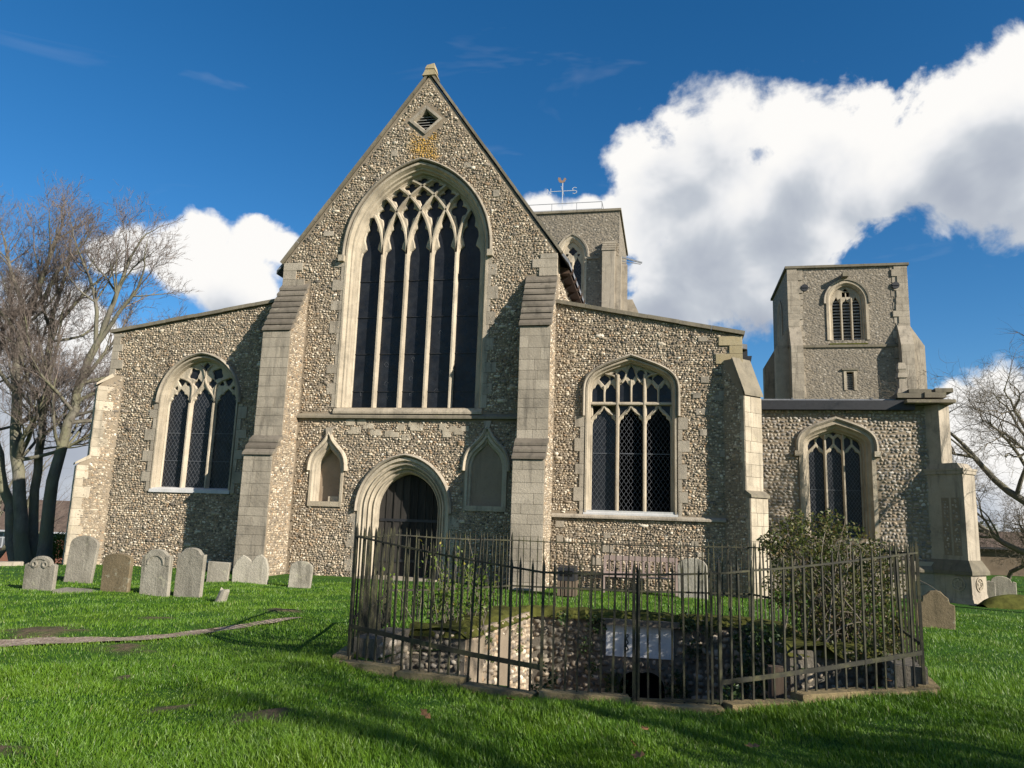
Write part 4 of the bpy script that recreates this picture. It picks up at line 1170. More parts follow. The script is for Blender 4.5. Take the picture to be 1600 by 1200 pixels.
# ---- crossing tower
def crossing_tower():
    Y = 50.0; x1, x0 = -3.26, -12.26; top = 22.75
    fr = Frame((0, Y, 0), (1, 0), (0, 1))
    wins = []
    for c in (-6.45, -9.07):
        wins.append((c, arch(c, .86, 14.6, 19.6, 1.35, 'two', 12)))
    tw = plate(fr, rect(x0, x1, 8, top), [w for _, w in wins], 0, 1.0).obj('tower_wall', 'far_flint', church, label='plain flint crossing tower rising behind the gable')
    solid('tower_wall', rect(x0, x1-.0, 8, top), Y+1.0, Y+9, 'far_flint')
    mb = MB(); mb.box(x0-.12, x1+.12, Y-.12, Y+9.1, top, top+.16); mb.obj('parapet_coping', 'coping_stone', tw)
    for c, w in wins:
        win = sweep(fr, w, [(-.14, 0), (-.14, -.06), (.02, -.06), (.10, .12), (.16, .14), (.20, .40)]).obj('tower_window', 'limestone', church, True, 'two light traceried tower window')
        hd = arch(c, 1.02, 19.5, 19.6, 1.52, 'two', 12)
        sweep(fr, hd, [(0, .02), (0, -.15), (-.12, -.18), (-.16, .02)]).obj('hood_mould', 'ashlar', win, True)
        a = .68; inner = arch(c, a, 14.6, 19.6, 1.12, 'two', 16)
        holes = []
        for s in (-1, 1):
            cc = c+s*.33; holes.append(mirror([(.27, 14.7), (.27, 19.0), (.2, 19.25), (.1, 19.4), (0, 19.62)], cc))
        holes.append(foil(c, 20.05, .30, 4, math.pi/4)); holes += [foil(c+s*.40, 19.80, .11, 3, math.pi/2) for s in (-1, 1)]
        plate(fr, inner, holes, .30, .42, .02).obj('tracery', 'limestone', win)
        for h in holes[:2]: glazing('light', fr, h, .38, win, (.22, .3), True)
        for h in holes[2:]: obj('pane', plate(fr, h, [], .38, .4).mesh('pane'), 'old_glass', win)
        sweep(fr, [(c, 14.6), (c, 19.3)], [(-.06, .3), (-.03, .15), (.03, .15), (.06, .3)]).obj('mullion', 'limestone', win)
    # string at window springing and the stepped angle buttresses
    MB().box(-5.55, -4.6, Y-.12, Y+.02, 19.35, 19.5).obj('string_course', 'ashlar', tw)
    b = MB()
    b.hexa([(-4.32, Y-.9, 8), (-3.50, Y-.9, 8), (-3.50, Y, 8), (-4.32, Y, 8), (-4.32, Y-.9, 19.6), (-3.50, Y-.9, 19.6), (-3.50, Y, 20.55), (-4.32, Y, 20.55)])
    bb = b.obj('buttress', 'ashlar', church, label='stepped buttress on the crossing tower corner')
    for i in range(4):
        z = 19.62+i*.24; dd = -.9+i*.225
        MB().box(-4.36, -3.46, Y+dd-.06, Y+dd+.25, z, z+.13).obj('weathering_slab', 'ashlar', bb)
    b = MB(); b.hexa([(-3.50, Y-.55, 8), (-3.10, Y-.55, 8), (-3.10, Y+.4, 8), (-3.50, Y+.4, 8), (-3.50, Y-.55, 19.3), (-3.10, Y-.55, 19.3), (-3.10, Y+.4, 19.6), (-3.50, Y+.4, 19.6)]); b.obj('buttress', 'ashlar', church)
    b = MB(); b.hexa([(-3.26, Y+.2, 8), (-2.70, Y+.2, 8), (-2.70, Y+1.2, 8), (-3.26, Y+1.2, 8), (-3.26, Y+.2, 18.9), (-2.70, Y+.2, 18.9), (-2.85, Y+1.2, 19.4), (-3.26, Y+1.2, 19.4)]); b.obj('buttress', 'ashlar', church)
    b = MB(); b.box(-3.26, -2.25, Y+7.3, Y+8.3, 8, 17.6); b.hexa([(-3.26, Y+7.3, 17.6), (-2.25, Y+7.3, 17.6), (-2.25, Y+8.3, 17.6), (-3.26, Y+8.3, 17.6), (-3.26, Y+7.3, 18.6), (-2.7, Y+7.3, 18.6), (-2.7, Y+8.3, 18.6), (-3.26, Y+8.3, 18.6)]); b.obj('buttress', 'ashlar', church)
    b = MB(); b.bar((-3.2, Y+.8, 19.72), (-1.75, Y+.8, 19.25), .10, .10); b.bar((-3.2, Y+.8, 19.45), (-1.85, Y+.8, 19.15), .05, .05); b.obj('waterspout', 'lead', church)
    # wire rail round the leads
    mb = MB(); zz = top+.12
    P = [(x0+.6, Y+1.0), (x1-1.3, Y+1.0), (x1-1.3, Y+7.5), (x0+.6, Y+7.5)]
    for i in range(4):
        a, c = P[i], P[(i+1) % 4]
        mb.bar((*a, zz+1.05), (*c, zz+1.05), .035); mb.bar((*a, zz+.55), (*c, zz+.55), .025)
        for k in range(4):
            t = k/4; q = (a[0]+(c[0]-a[0])*t, a[1]+(c[1]-a[1])*t); mb.bar((*q, zz-.1), (*q, zz+1.05), .035)
    mb.obj('roof_rail', 'lead', church)
    # weathervane
    vx, vy = -7.65, Y+3.0
    mb = MB(); mb.bar((vx, vy, zz-.1), (vx, vy, zz+3.6), .05); mb.bar((vx-.85, vy, zz+2.9), (vx+.85, vy, zz+2.9), .035); mb.bar((vx, vy-.8, zz+2.9), (vx, vy+.8, zz+2.9), .035)
    vane = mb.obj('weathervane', 'white_paint', church, label='white weathervane with a gilt cock')
    def letter(strokes, ox, oz, s):
        mb = MB()
        for st in strokes:
            for p, q in zip(st, st[1:]): mb.bar((vx+ox+p[0]*s, vy, zz+2.9+oz+p[1]*s), (vx+ox+q[0]*s, vy, zz+2.9+oz+q[1]*s), .05, .03)
        mb.obj('letter', 'white_paint', vane)
    letter([[(0, 0), (0, 1), (.6, 0), (.6, 1)]], -1.15, -.22, .45)
    letter([[(.6, .9), (.3, 1), (0, .85), (0, .6), (.6, .4), (.6, .15), (.3, 0), (0, .1)]], .75, -.25, .5)
    # the cock: body, tail, comb
    pr = [(-.34, .10), (-.22, .02), (0, 0), (.18, .08), (.26, .28), (.36, .32), (.28, .40), (.20, .50), (.10, .40), (.02, .22), (-.12, .22), (-.22, .50), (-.42, .56), (-.46, .34)]
    pr = [(x*.8, z*.8) for x, z in pr]; f2 = Frame((vx, vy, zz+3.55), (1, 0), (0, 1))
    plate(f2, pr, [], -.03, .03).obj('cock', 'gilt', vane)
    plate(Frame((vx, vy+.03, zz+3.55), (-1, 0), (0, -1)), [(-x, z) for x, z in pr], [], -.001, .0).obj('cock', 'gilt', vane)
crossing_tower()

# ---- south porch
def porch():
    Y = 25.0; fr = Frame((0, Y, 0), (1, 0), (0, 1))
    x0, x1, top = 2.0, 8.0, 5.48
    cx, a, sill, zs, r = 5.03, 1.0, 1.45, 4.18, .74
    w_out = arch(cx, a, sill, zs, r, 'four', 14)
    wall = plate(fr, rect(x0, x1, GZ0-.2, top), [w_out], 0, .6).obj('porch_wall', 'mortar', church, label='porch wall of large rounded grey cobbles')
    flints('flint_facing', fr, rect(x0, x1-.22, .85, top-.05), [grow(w_out, .10)], wall, 81, (0.08, 0.20), (0.085, 0.13), (0.012, 0.04), 'cobble', 0.95, 0)
    # side wall and flat lead roof; black gutter deepened to paint the shade under the roof edge
    solid('porch_wall', rect(x1-.5, x1, GZ0-.2, top), Y+.6, Y+7, 'far_flint')
    ro = MB().box(x0+.01, x1+.30, Y-.10, Y+7, top+.13, top+.19).obj('porch_roof', 'lead_sheet', church)
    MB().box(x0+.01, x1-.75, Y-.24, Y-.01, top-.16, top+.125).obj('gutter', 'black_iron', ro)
    for k in range(5):
        y = x0+.6+k*1.15
        MB().box(y, y+.06, Y-.12, Y+6, top+.192, top+.22).obj('lead_roll', 'lead_sheet', ro)
    # broken battlement stones at the corner
    for (a0, a1, z0, z1, dd) in ((6.75, 7.5, top+.195, top+.34, .0), (7.1, 7.75, top+.35, top+.47, .05), (7.5, 8.1, top+.195, top+.36, -.05), (7.82, 8.32, top+.37, top+.49, 0), (6.95, 8.3, top+.02, top+.115, -.22)):
        block(fr, a0, a1, z0, z1, -.3+dd, .5, wall, 'coping_stone')
    # eroded statue stump on the parapet
    mb = MB(); sx = 7.02
    for z0, z1, w0, w1 in ((5.86, 6.0, .19, .16), (6.0, 6.35, .11, .10), (6.35, 6.5, .14, .12), (6.5, 6.62, .08, .11), (6.62, 6.82, .12, .09)):
        mb.hexa([(sx-w0, Y+.1-w0, z0), (sx+w0, Y+.1-w0, z0), (sx+w0, Y+.1+w0, z0), (sx-w0, Y+.1+w0, z0), (sx-w1, Y+.1-w1, z1), (sx+w1, Y+.1-w1, z1), (sx+w1, Y+.1+w1, z1), (sx-w1, Y+.1+w1, z1)])
    mb.obj('pinnacle', 'ashlar', wall, label='weathered stone stump on the porch parapet')
    win = sweep(fr, w_out, [(-0.10, 0.0), (-0.10, -0.05), (0.02, -0.05), (0.05, .04), (0.09, .10), (0.13, .12), (0.16, .24), (0.20, .26), (.22, .40), (.22, .5)]).obj('porch_window', 'limestone', church, True, 'three light porch window with a moulded four centred head')
    hood(fr, cx, a+.08, zs, r+.09, 'four', .14, win, w=.13)
    for s in (-1, 1): MB().box(cx+s*(a+.14)-.09, cx+s*(a+.14)+.09, Y-.15, Y, zs-.28, zs-.12).obj('label_stop', 'limestone', win)
    d = .40; ai = a-.21; inner = arch(cx, ai, sill, zs, r-.20, 'four', 20); p = 2*ai/3; u1 = p/2-.04
    holes = []; lights = []
    for k in range(3):
        c = cx-ai+p*(k+.5); z1 = zs-.22
        poly = mirror([(u1, sill+.03), (u1, z1), (u1*.85, z1+.08), (u1*.45, z1+.12), (u1*.3, z1+.2), (0, z1+.27)], c); holes.append(poly); lights.append(poly)
        for s in (-1, 1):
            c2 = c+s*p/4; u2 = p/4-.022; b0 = z1+.13
            holes.append([(c2-s*u2*.35, b0+.16), (c2+s*u2*.9, b0+.02), (c2+s*u2, b0+.16), (c2+s*u2, b0+.36), (c2, b0+.47), (c2-s*u2*.9, b0+.38), (c2-s*u2*.95, b0+.24)])
    holes.append(foil(cx, zs+.50, .105, 4))
    small = offset_path(inner, .015); hh = []
    for h in holes:
        P = np.array(h); c = P.mean(0)
        if not inside(c[None], small)[0]: continue
        out = []
        for q in P:
            t = 1.0
            while t > .2 and not inside((c+(q-c)*t)[None], small)[0]: t -= .04
            out.append(tuple(c+(q-c)*t))
        hh.append(out)
    plate(fr, inner, hh, d-.015, d+.08, .012).obj('tracery', 'limestone', win)
    for k in (1, 2): sweep(fr, [(cx-ai+p*k, sill), (cx-ai+p*k, zs+.60)], [(-.045, d), (-.02, d-.11), (.02, d-.11), (.045, d)]).obj('mullion', 'limestone', win)
    for poly in lights: glazing('light', fr, poly, d+.05, win, (.10, .15), True, saddle=(2.9,))
    for h in hh[1:]:
        if h not in lights: obj('pane', plate(fr, h, [], d+.052, d+.06).mesh('pane'), 'old_glass', win)
    quoins(fr, x1+.02, -1, .9, top, wall, .30, .16, .38, -.06, 'limestone')
    # plinth of ashlar with a sloping top course
    z = GZ0
    while z < .55:
        x = x0+.1
        while x < x1-.2:
            w = rnd.uniform(.5, .85); block(fr, x, min(x+w, x1-.1), z+.004, z+.33-.004, -.12, .02, wall, 'ashlar'); x += w
        z += .33
    n = 7
    for k in range(n):
        a0 = x0+(x1-x0)*k/n; a1 = x0+(x1-x0)*(k+1)/n-.006
        MB().hexa([fr.p(a0, .56, -.20), fr.p(a1, .56, -.20), fr.p(a1, .56, .02), fr.p(a0, .56, .02), fr.p(a0, .63, -.20), fr.p(a1, .63, -.20), fr.p(a1, .90, .0), fr.p(a0, .90, .0)]).obj('plinth_course', 'coping_stone', wall)
    # diagonal buttress: upper pilaster, panelled lower stage and moulded plinth
    c = Frame((x1, Y, 0), (S2, S2), (-S2, S2)); w = .34
    bt = MB()
    def prism(pj, hw, z0, z1, pj1=None, hw1=None):
        pj1 = pj if pj1 is None else pj1; hw1 = hw if hw1 is None else hw1
        return [c.p(-hw, z0, -pj), c.p(hw, z0, -pj), c.p(hw, z0, .5), c.p(-hw, z0, .5), c.p(-hw1, z1, -pj1), c.p(hw1, z1, -pj1), c.p(hw1, z1, .5), c.p(-hw1, z1, .5)]
    bt.hexa(prism(.12, w-.04, 3.4, top)); bt.hexa(prism(.70, w, .95, 3.52)); bt.hexa(prism(.70, w, 3.52, 3.72, .55, w-.02))
    b = bt.obj('buttress', 'ashlar', church, label='diagonal porch buttress with flushwork panels and carved plinth')
    q = MB(); q.hexa(prism(.74, w+.04, 3.40, 3.50)); q.hexa(prism(.76, w+.06, 3.50, 3.56)); q.obj('cornice', 'ashlar', b)
    q = MB(); q.hexa(prism(.86, w+.16, .56, .66)); q.hexa(prism(.86, w+.16, .66, .96, .72, w+.02)); q.obj('plinth_course', 'coping_stone', b)
    q = MB(); q.hexa(prism(.78, w+.08, .02, .56)); q.hexa(prism(.80, w+.10, -.10, .02, .79, w+.08)); q.hexa(prism(.96, w+.24, GZ0-.1, -.10, .82, w+.12)); q.obj('plinth', 'ashlar', b)
    # flushwork on the shaded flank, carved roundels on the plinth
    fl = Frame(c.o - c.ex*w, tuple(-c.ey[:2]), tuple(c.ex[:2]))
    for x in (.06, .34):
        plate(fl, rect(x-.01, x+.21, 1.08, 2.72), [], -.006, .004).obj('panel_ground', 'mortar', b)
        flints('flint_panel', fl, rect(x, x+.20, 1.1, 2.7), [], b, 91+int(x*10), (.06, .11), (.07, .10), (.012, .022), 'cobble', 1.0, 0)
    for frx, xc, hw in ((Frame(c.o - c.ex*(w+.08), tuple(-c.ey[:2]), tuple(c.ex[:2])), .42, .2), (Frame(c.o - c.ey*.78, c.ex[:2], c.ey[:2]), 0.0, .2)):
        ring = [(xc+.2*math.cos(t), .30+.2*math.sin(t)) for t in np.linspace(2*math.pi, 0, 25)[:-1]]
        ro = sweep(frx, ring, [(0.0, .01), (0.0, -.03), (.035, -.03), (.05, .008)], closed=True).obj('roundel', 'limestone', b)
        plate(frx, foil(xc, .30, .15, 6, 0, .4), [foil(xc, .30, .10, 6, 0, .35)], -.025, .01).obj('roundel_foil', 'limestone', b)
porch()

# ------------------------------------------------------------------ bell tower
def bell_tower():
    Y = 58.0; T = thing('bell_tower', 'square detached bell tower with louvred window and angle buttresses beyond the porch', 'bell tower', (12.8, Y+4, -.5))
    fr = Frame((0, Y, 0), (1, 0), (0, 1)); x0, x1, top = 8.70, 16.95, 20.85
    cx = 12.80; w_out = arch(cx, 1.28, 15.35, 18.25, 1.42, 'two', 14); sl = rect(12.55, 13.05, 11.65, 13.0)
    wall = plate(fr, rect(x0, x1, -1, top), [w_out, sl], 0, 1.0).obj('wall', 'far_flint', T)
    def box(name, mat, *a, parent=T): return MB().box(*a).obj(name, mat, parent)
    box('wall', 'far_flint', x0, x1, Y+1.0, Y+8.2, -1, top)
    box('parapet_coping', 'coping_stone', x0-.15, x1+.15, Y-.18, Y+8.4, top, top+.18)
    box('string_course', 'coping_stone', x0-.10, x1+.10, Y-.12, Y-.002, 14.80, 14.98)
    box('string_course', 'coping_stone', x0-.12, x0-.002, Y, Y+8.2, 14.80, 14.98)
    for xa, s in ((x0, 1), (x1, -1)):
        quoins(fr, xa-s*.02, s, -.5, top, wall, 1.0, .78, .5, -.10, 'ashlar')
        quoins(fr, xa+s*.66, s, 11, top, wall, .42, .26, .5, -.03, 'ashlar')
    # angle buttresses below the string
    for xa, s in ((x0, -1), (x1, 1)):
        xs = sorted((xa+s*.0, xa+s*.95)); xi = sorted((xa, xa-s*.85))
        for nm, (bx, by) in (('w', (xi, (Y-.75, Y))), ('n', (xs, (Y+.1, Y+1.0))), ('f', (xs, (Y+7.2, Y+8.1)))):
            b = MB(); b.box(bx[0], bx[1], by[0], by[1], -1, 14.85)
            if nm == 'w':
                b.hexa([(bx[0], by[0], 14.85), (bx[1], by[0], 14.85), (bx[1], by[1], 14.85), (bx[0], by[1], 14.85), (bx[0], Y-.02, 16.5), (bx[1], Y-.02, 16.5), (bx[1], by[1], 16.5), (bx[0], by[1], 16.5)])
            else:
                o_ = bx[1] if s > 0 else bx[0]; i_ = bx[0] if s > 0 else bx[1]
                e = i_+s*.03
                p0, p1 = (bx[0], bx[1]) if s > 0 else (bx[0], bx[1])
                t0, t1 = sorted((i_, e))
                b.hexa([(p0, by[0], 14.85), (p1, by[0], 14.85), (p1, by[1], 14.85), (p0, by[1], 14.85), (t0, by[0], 16.4), (t1, by[0], 16.4), (t1, by[1], 16.4), (t0, by[1], 16.4)])
            bo = b.obj('buttress', 'ashlar', T)
            if nm == 'w': ashlar_face(Frame(((bx[0]+bx[1])/2, by[0], 0), (1, 0), (0, 1)), -.42, .42, 10.5, 14.8, bo, .45, -.03, 'ashlar')
    # belfry window with louvres
    win = sweep(fr, w_out, [(-.16, 0), (-.16, -.08), (.02, -.08), (.12, .10), (.18, .12), (.22, .35), (.22, .6)]).obj('belfry_window', 'limestone', T, True)
    hd = arch(cx, 1.46, 18.1, 18.25, 1.60, 'two', 14); sweep(fr, hd, [(0, .02), (0, -.15), (-.13, -.18), (-.17, .02)]).obj('hood_mould', 'ashlar', win, True)
    a = 1.06; zs, r = 18.25, 1.20; inner = arch(cx, a, 15.35, zs, r, 'two', 20); p = 2*a/3; holes = []
    for k in range(3):
        c = cx-a+p*(k+.5); zt = zs+(.62 if k == 1 else .35)
        zt = zs+.30 if k == 1 else zs+.42
        cc = c+(.03 if k == 0 else -.03 if k == 2 else 0)
        holes.append(mirror([(p/2-.07, 15.4), (p/2-.07, zs-.25), (p/2-.12, zs+.0), (.10, zt-.2), (0, zt)], cc))
    holes += [rect(cx-.26, cx-.04, zs+.42, zs+.78), rect(cx+.04, cx+.26, zs+.42, zs+.78), [(cx-.2, zs+.86), (cx+.2, zs+.86), (cx, zs+1.08)]]
    plate(fr, inner, holes, .30, .45, .02).obj('tracery', 'limestone', win)
    for k in (1, 2): sweep(fr, [(cx-a+p*k, 15.35), (cx-a+p*k, zs+.3)], [(-.08, .3), (-.04, .14), (.04, .14), (.08, .3)]).obj('mullion', 'limestone', win)
    plate(fr, inner, [], .75, .78).obj('backing', 'dark_void', win)
    for i in range(13):
        z = 15.5+i*.235
        for k in range(3):
            c = cx-a+p*(k+.5); hw = p/2-.04
            MB().hexa([fr.p(c-hw, z, .44), fr.p(c+hw, z, .44), fr.p(c+hw, z+.16, .68), fr.p(c-hw, z+.16, .68), fr.p(c-hw, z+.05, .44), fr.p(c+hw, z+.05, .44), fr.p(c+hw, z+.21, .68), fr.p(c-hw, z+.21, .68)]).obj('louvre', 'louvre', win)
    MB().hexa([fr.p(cx-1.3, 15.0, -.1), fr.p(cx+1.3, 15.0, -.1), fr.p(cx+1.3, 15.0, .5), fr.p(cx-1.3, 15.0, .5), fr.p(cx-1.3, 15.06, -.1), fr.p(cx+1.3, 15.06, -.1), fr.p(cx+1.3, 15.45, .5), fr.p(cx-1.3, 15.45, .5)]).obj('window_sill', 'moss', win)
    sw = sweep(fr, [(12.55, 11.65), (12.55, 13.0), (13.05, 13.0), (13.05, 11.65)], [(-.18, 0), (-.18, -.06), (0, -.06), (.04, .3)]).obj('slit_window', 'limestone', T)
    plate(fr, sl, [], .3, .32).obj('backing', 'dark_void', sw)
    for i in range(8): MB().box(12.60, 13.0, Y+.15, Y+.25, 11.72+i*.15, 11.78+i*.15).obj('louvre', 'louvre', sw)
    MB().box(12.25, 13.35, Y-.14, Y, 13.1, 13.22).obj('hood_mould', 'coping_stone', sw)
    # north face window (in shade), wall tie plates and a stone spout
    n2 = Frame((x0, Y, 0), (0, 1), (1, 0))
    nw = arch(4.1, 1.1, 15.3, 18.0, 1.4, 'two', 10); sweep(n2, nw, [(-.2, -.02), (-.2, -.08), (0, -.08), (.1, -.01), (1.0, -.01)]).obj('blind_window', 'ashlar', T)
    for x in (9.90, 16.15):
        ring = [(x+.26*math.cos(t), 19.35+.26*math.sin(t)) for t in np.linspace(2*math.pi, 0, 21)[:-1]]
        tp = plate(fr, ring, [], -.14, -.01).obj('tie_plate', 'black_iron', T); MB().bar((x-.2, Y-.16, 19.35), (x+.2, Y-.16, 19.35), .06).obj('tie_bar', 'black_iron', tp)
    MB().box(12.45, 12.85, Y-.75, Y, 19.95, 20.25).obj('spout', 'coping_stone', T)
bell_tower()

# ------------------------------------------------------------------ the well
def vframe(p0, p1, outward):
    """frame of a vertical face running from p0 to p1; outward = side that is seen"""
    d = np.array([p1[0]-p0[0], p1[1]-p0[1]]); L = np.linalg.norm(d); d /= L
    n = np.array([d[1], -d[0]])
    if np.dot(n, outward) < 0: n = -n
    return Frame((p0[0], p0[1], 0), tuple(d), tuple(-n)), L
well = thing('well', 'sunken flint walled well pit with a pale plaque inside the railing', 'well', (-0.5, 10.2, -1.1))
def build_well():
    top = 0.30; bot = -1.12
    fb, L = vframe((-2.05, 12.05), (1.12, 12.05), (0, -1))
    ax = 1.65; ar = arch(ax, .33, bot+.02, -.72, .22, 'two', 8)
    pq = rect(1.13, 2.10, -.27, .17)
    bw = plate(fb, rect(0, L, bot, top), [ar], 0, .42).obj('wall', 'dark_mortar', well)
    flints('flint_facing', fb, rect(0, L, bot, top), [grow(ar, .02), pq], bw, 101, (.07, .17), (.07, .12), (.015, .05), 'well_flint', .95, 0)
    plate(fb, ar, [], .40, .41).obj('opening', 'dark_void', well)
    plate(fb, rect(1.12, 2.11, -.28, .18), [], -.035, .02).obj('plaque', 'whitewash', well, label='pale weathered stone plaque')
    MB().box(-2.05+1.05, -2.05+2.2, 11.90, 12.06, .18, .26).obj('plaque_ledge', 'weathered_stone', well)
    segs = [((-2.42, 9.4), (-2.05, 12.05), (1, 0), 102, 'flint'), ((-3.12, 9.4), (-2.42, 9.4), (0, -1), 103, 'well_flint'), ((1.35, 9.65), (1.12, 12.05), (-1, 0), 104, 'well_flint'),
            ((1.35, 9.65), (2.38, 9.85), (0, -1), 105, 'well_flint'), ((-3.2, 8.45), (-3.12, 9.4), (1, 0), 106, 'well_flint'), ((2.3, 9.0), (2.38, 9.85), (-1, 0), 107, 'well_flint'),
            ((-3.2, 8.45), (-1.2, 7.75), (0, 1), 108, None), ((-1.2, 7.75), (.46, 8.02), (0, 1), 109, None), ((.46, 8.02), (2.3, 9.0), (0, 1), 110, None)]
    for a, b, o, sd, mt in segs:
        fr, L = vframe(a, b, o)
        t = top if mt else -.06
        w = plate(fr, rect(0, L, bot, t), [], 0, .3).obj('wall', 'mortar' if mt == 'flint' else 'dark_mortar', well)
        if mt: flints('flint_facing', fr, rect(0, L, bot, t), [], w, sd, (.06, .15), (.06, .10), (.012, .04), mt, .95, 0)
    # pale rendered strips on the sunny side wall
    fr, L = vframe((-2.42, 9.4), (-2.05, 12.05), (1, 0))
    for x0, x1, z1 in ((.02, .55, .24), (1.1, 1.5, .2)):
        plate(fr, [(x0, bot), (x1, bot), (x1-.05, -.3), (x1, z1), ((x0+x1)/2, z1-.1), (x0+.03, z1), (x0, -.2)], [], -.045, .01).obj('render_patch', 'mortar', well)
    v = [(x, y, bot+.01) for x, y in PIT]; me = mesh('floor', v, [tuple(range(len(v)))]); obj('floor', me, 'soil', well)
    # mossy cap along the wall heads
    rg = np.random.default_rng(8)
    def cap(a, b, n_in, w0, w1, name='moss_cap'):
        a = np.array(a); b = np.array(b); L = np.linalg.norm(b-a); k = max(4, int(L/.09)); nn = np.array(n_in, float)
        V = []; m_ = 7
        for i in range(k+1):
            p = a+(b-a)*i/k; e = rg.normal(0, .025)
            for j in range(m_):
                t = j/(m_-1); off = -w0-e+(w0+w1)*t; q = p+nn*off
                base = max(top, float(gz(*q))+.0)
                hgt = .055*math.sin(math.pi*min(1, .12+t*.95))+rg.normal(0, .016)
                V.append((q[0], q[1], (base+hgt) if 0 < j < m_-1 else base-.07))
        f = [(i*m_+j, (i+1)*m_+j, (i+1)*m_+j+1, i*m_+j+1) for i in range(k) for j in range(m_-1)]
        obj(name, mesh(name, V, f, True), 'moss', well)
    cap((-2.15, 12.05), (1.2, 12.05), (0, 1), .07, .5); cap((-2.42, 9.35), (-2.05, 12.1), (-1, 0), .06, .75); cap((-3.15, 9.4), (-2.38, 9.4), (0, 1), .05, .5)
    cap((1.12, 12.1), (1.35, 9.6), (1, 0), .06, .6); cap((1.32, 9.65), (2.4, 9.85), (0, 1), .06, .5)
    # kerb stones under the railing
    for (a, b) in (((-3.50, 8.16), (-1.24, 7.56)), ((-1.22, 7.56), (.48, 7.84)), ((.50, 7.84), (2.62, 8.92)), ((2.58, 8.9), (2.86, 11.5)), ((-3.46, 8.14), (-4.1, 11.2))):
        a = np.array(a); b = np.array(b); L = np.linalg.norm(b-a); n = max(2, int(L/.72)); d = (b-a)/L; nrm = np.array([-d[1], d[0]])
        for i in range(n):
            p = a+d*L*i/n+d*.008; q = a+d*L*(i+1)/n-d*.008; j = rnd.uniform(-.03, .03)
            zz = float(gz(*((p+q)/2)))
            zt = .055+rnd.uniform(-.02, .015)
            o = bpy.data.objects.new('kerb_stone', block_mesh('kerb_stone')); COL.objects.link(o); set_parent(o, well)
            c = (p+q)/2+nrm*j
            o.location = (c[0], c[1], zz+zt-.16); o.scale = (np.linalg.norm(q-p), .20, .32); o.rotation_euler = (rnd.uniform(-.03, .03), rnd.uniform(-.03, .03), math.atan2(d[1], d[0])+rnd.uniform(-.02, .02))
    # old timber post by the right hand wall
    MB().box(1.10, 1.26, 9.5, 9.64, bot, .12).obj('timber_post', 'post_wood', well)
build_well()

# ------------------------------------------------------------------ railing
railing = thing('iron_railing', 'rusty green spiked iron railing standing round the well pit', 'railing', (-0.5, 10.5, 0))
def build_railing():
    C = [(-3.40, 8.18, .12, 1.54), (-1.20, 7.60, -.02, 1.28), (.47, 7.88, -.02, 1.33), (2.55, 8.95, .12, 1.57), (2.82, 11.5, .15, 1.55), (1.35, 14.2, .12, 1.44), (-2.75, 13.7, .10, 1.42), (-4.05, 11.2, .15, 1.50)]
    v = [(sx*.5, sy*.5, 0) for sx, sy in ((-1, -1), (1, -1), (1, 1), (-1, 1))] + [(sx*.5, sy*.5, .93) for sx, sy in ((-1, -1), (1, -1), (1, 1), (-1, 1))] + [(0, 0, 1)]
    f = [(0, 1, 5, 4), (1, 2, 6, 5), (2, 3, 7, 6), (3, 0, 4, 7), (4, 5, 8), (5, 6, 8), (6, 7, 8), (7, 4, 8), (3, 2, 1, 0)]
    bar = mesh('railing_bar', v, f); bar.materials.append(MATS['old_iron'])
    def put(name, x, y, z0, z1, w, lean=.012, ang=0):
        o = bpy.data.objects.new(name, bar); COL.objects.link(o); set_parent(o, railing)
        o.location = (x, y, z0); o.scale = (w, w, z1-z0); o.rotation_euler = (rnd.gauss(0, lean), rnd.gauss(0, lean), ang)
    rl = MB
    for i in range(8):
        a, b = C[i], C[(i+1) % 8]; L = math.hypot(b[0]-a[0], b[1]-a[1]); n = max(4, round(L/.115)); ang = math.atan2(b[1]-a[1], b[0]-a[0])
        g0 = a[2]; 
        for k in range(n):
            t = k/n; P = [a[j]+(b[j]-a[j])*t for j in range(4)]
            zb = P[2]
            if k == 0: put('corner_post', P[0], P[1], zb-.12, P[3]+.04, .030, .004, ang)
            else: put('railing_bar', P[0], P[1], zb-.02, P[3]+rnd.uniform(-.015, .015), rnd.uniform(.015, .020), .014, ang)
        e = .012
        def rail(za, zb, h, w=.02, name='rail'):
            m_ = MB(); k_ = 6; pv = None
            for q in range(k_+1):
                t = q/k_; p = (a[0]+(b[0]-a[0])*t, a[1]+(b[1]-a[1])*t, za+(zb-za)*t-.018*math.sin(math.pi*t)+rnd.uniform(-.003, .003))
                if pv: m_.bar(pv, p, w, h)
                pv = p
            m_.obj(name, 'old_iron', railing)
        rail(a[3]-.115, b[3]-.115, .018, .034)
        if i == 0: rail(on_y(552, 978, a[1])[2], on_y(837, 1043, b[1])[2], .046, .022)
        elif i == 1: rail(.045, .045, .025, .03)
        elif i == 2: rail(on_y(1126, 1066, a[1])[2], on_y(1425, 1018, b[1])[2], .044, .022)
        else: rail(a[2]+.42, b[2]+.42, .03, .025)
    # gate stiles and latch
    for t in (.52, .545, .955):
        x, y = C[1][0]+(C[2][0]-C[1][0])*t, C[1][1]+(C[2][1]-C[1][1])*t
        put('gate_stile', x, y-.012, .0, 1.30, .028 if t == .52 else .020, .003, .16)
    x, y = C[1][0]+(C[2][0]-C[1][0])*.50, C[1][1]+(C[2][1]-C[1][1])*.50
    m_ = MB(); pv = None
    for q in range(9):
        p = (x-.03+.012*math.sin(q*2.1), y-.02, .62-.02*q)
        if pv: m_.bar(pv, p, .012)
        pv = p
    m_.obj('chain', 'black_iron', railing)
build_railing()

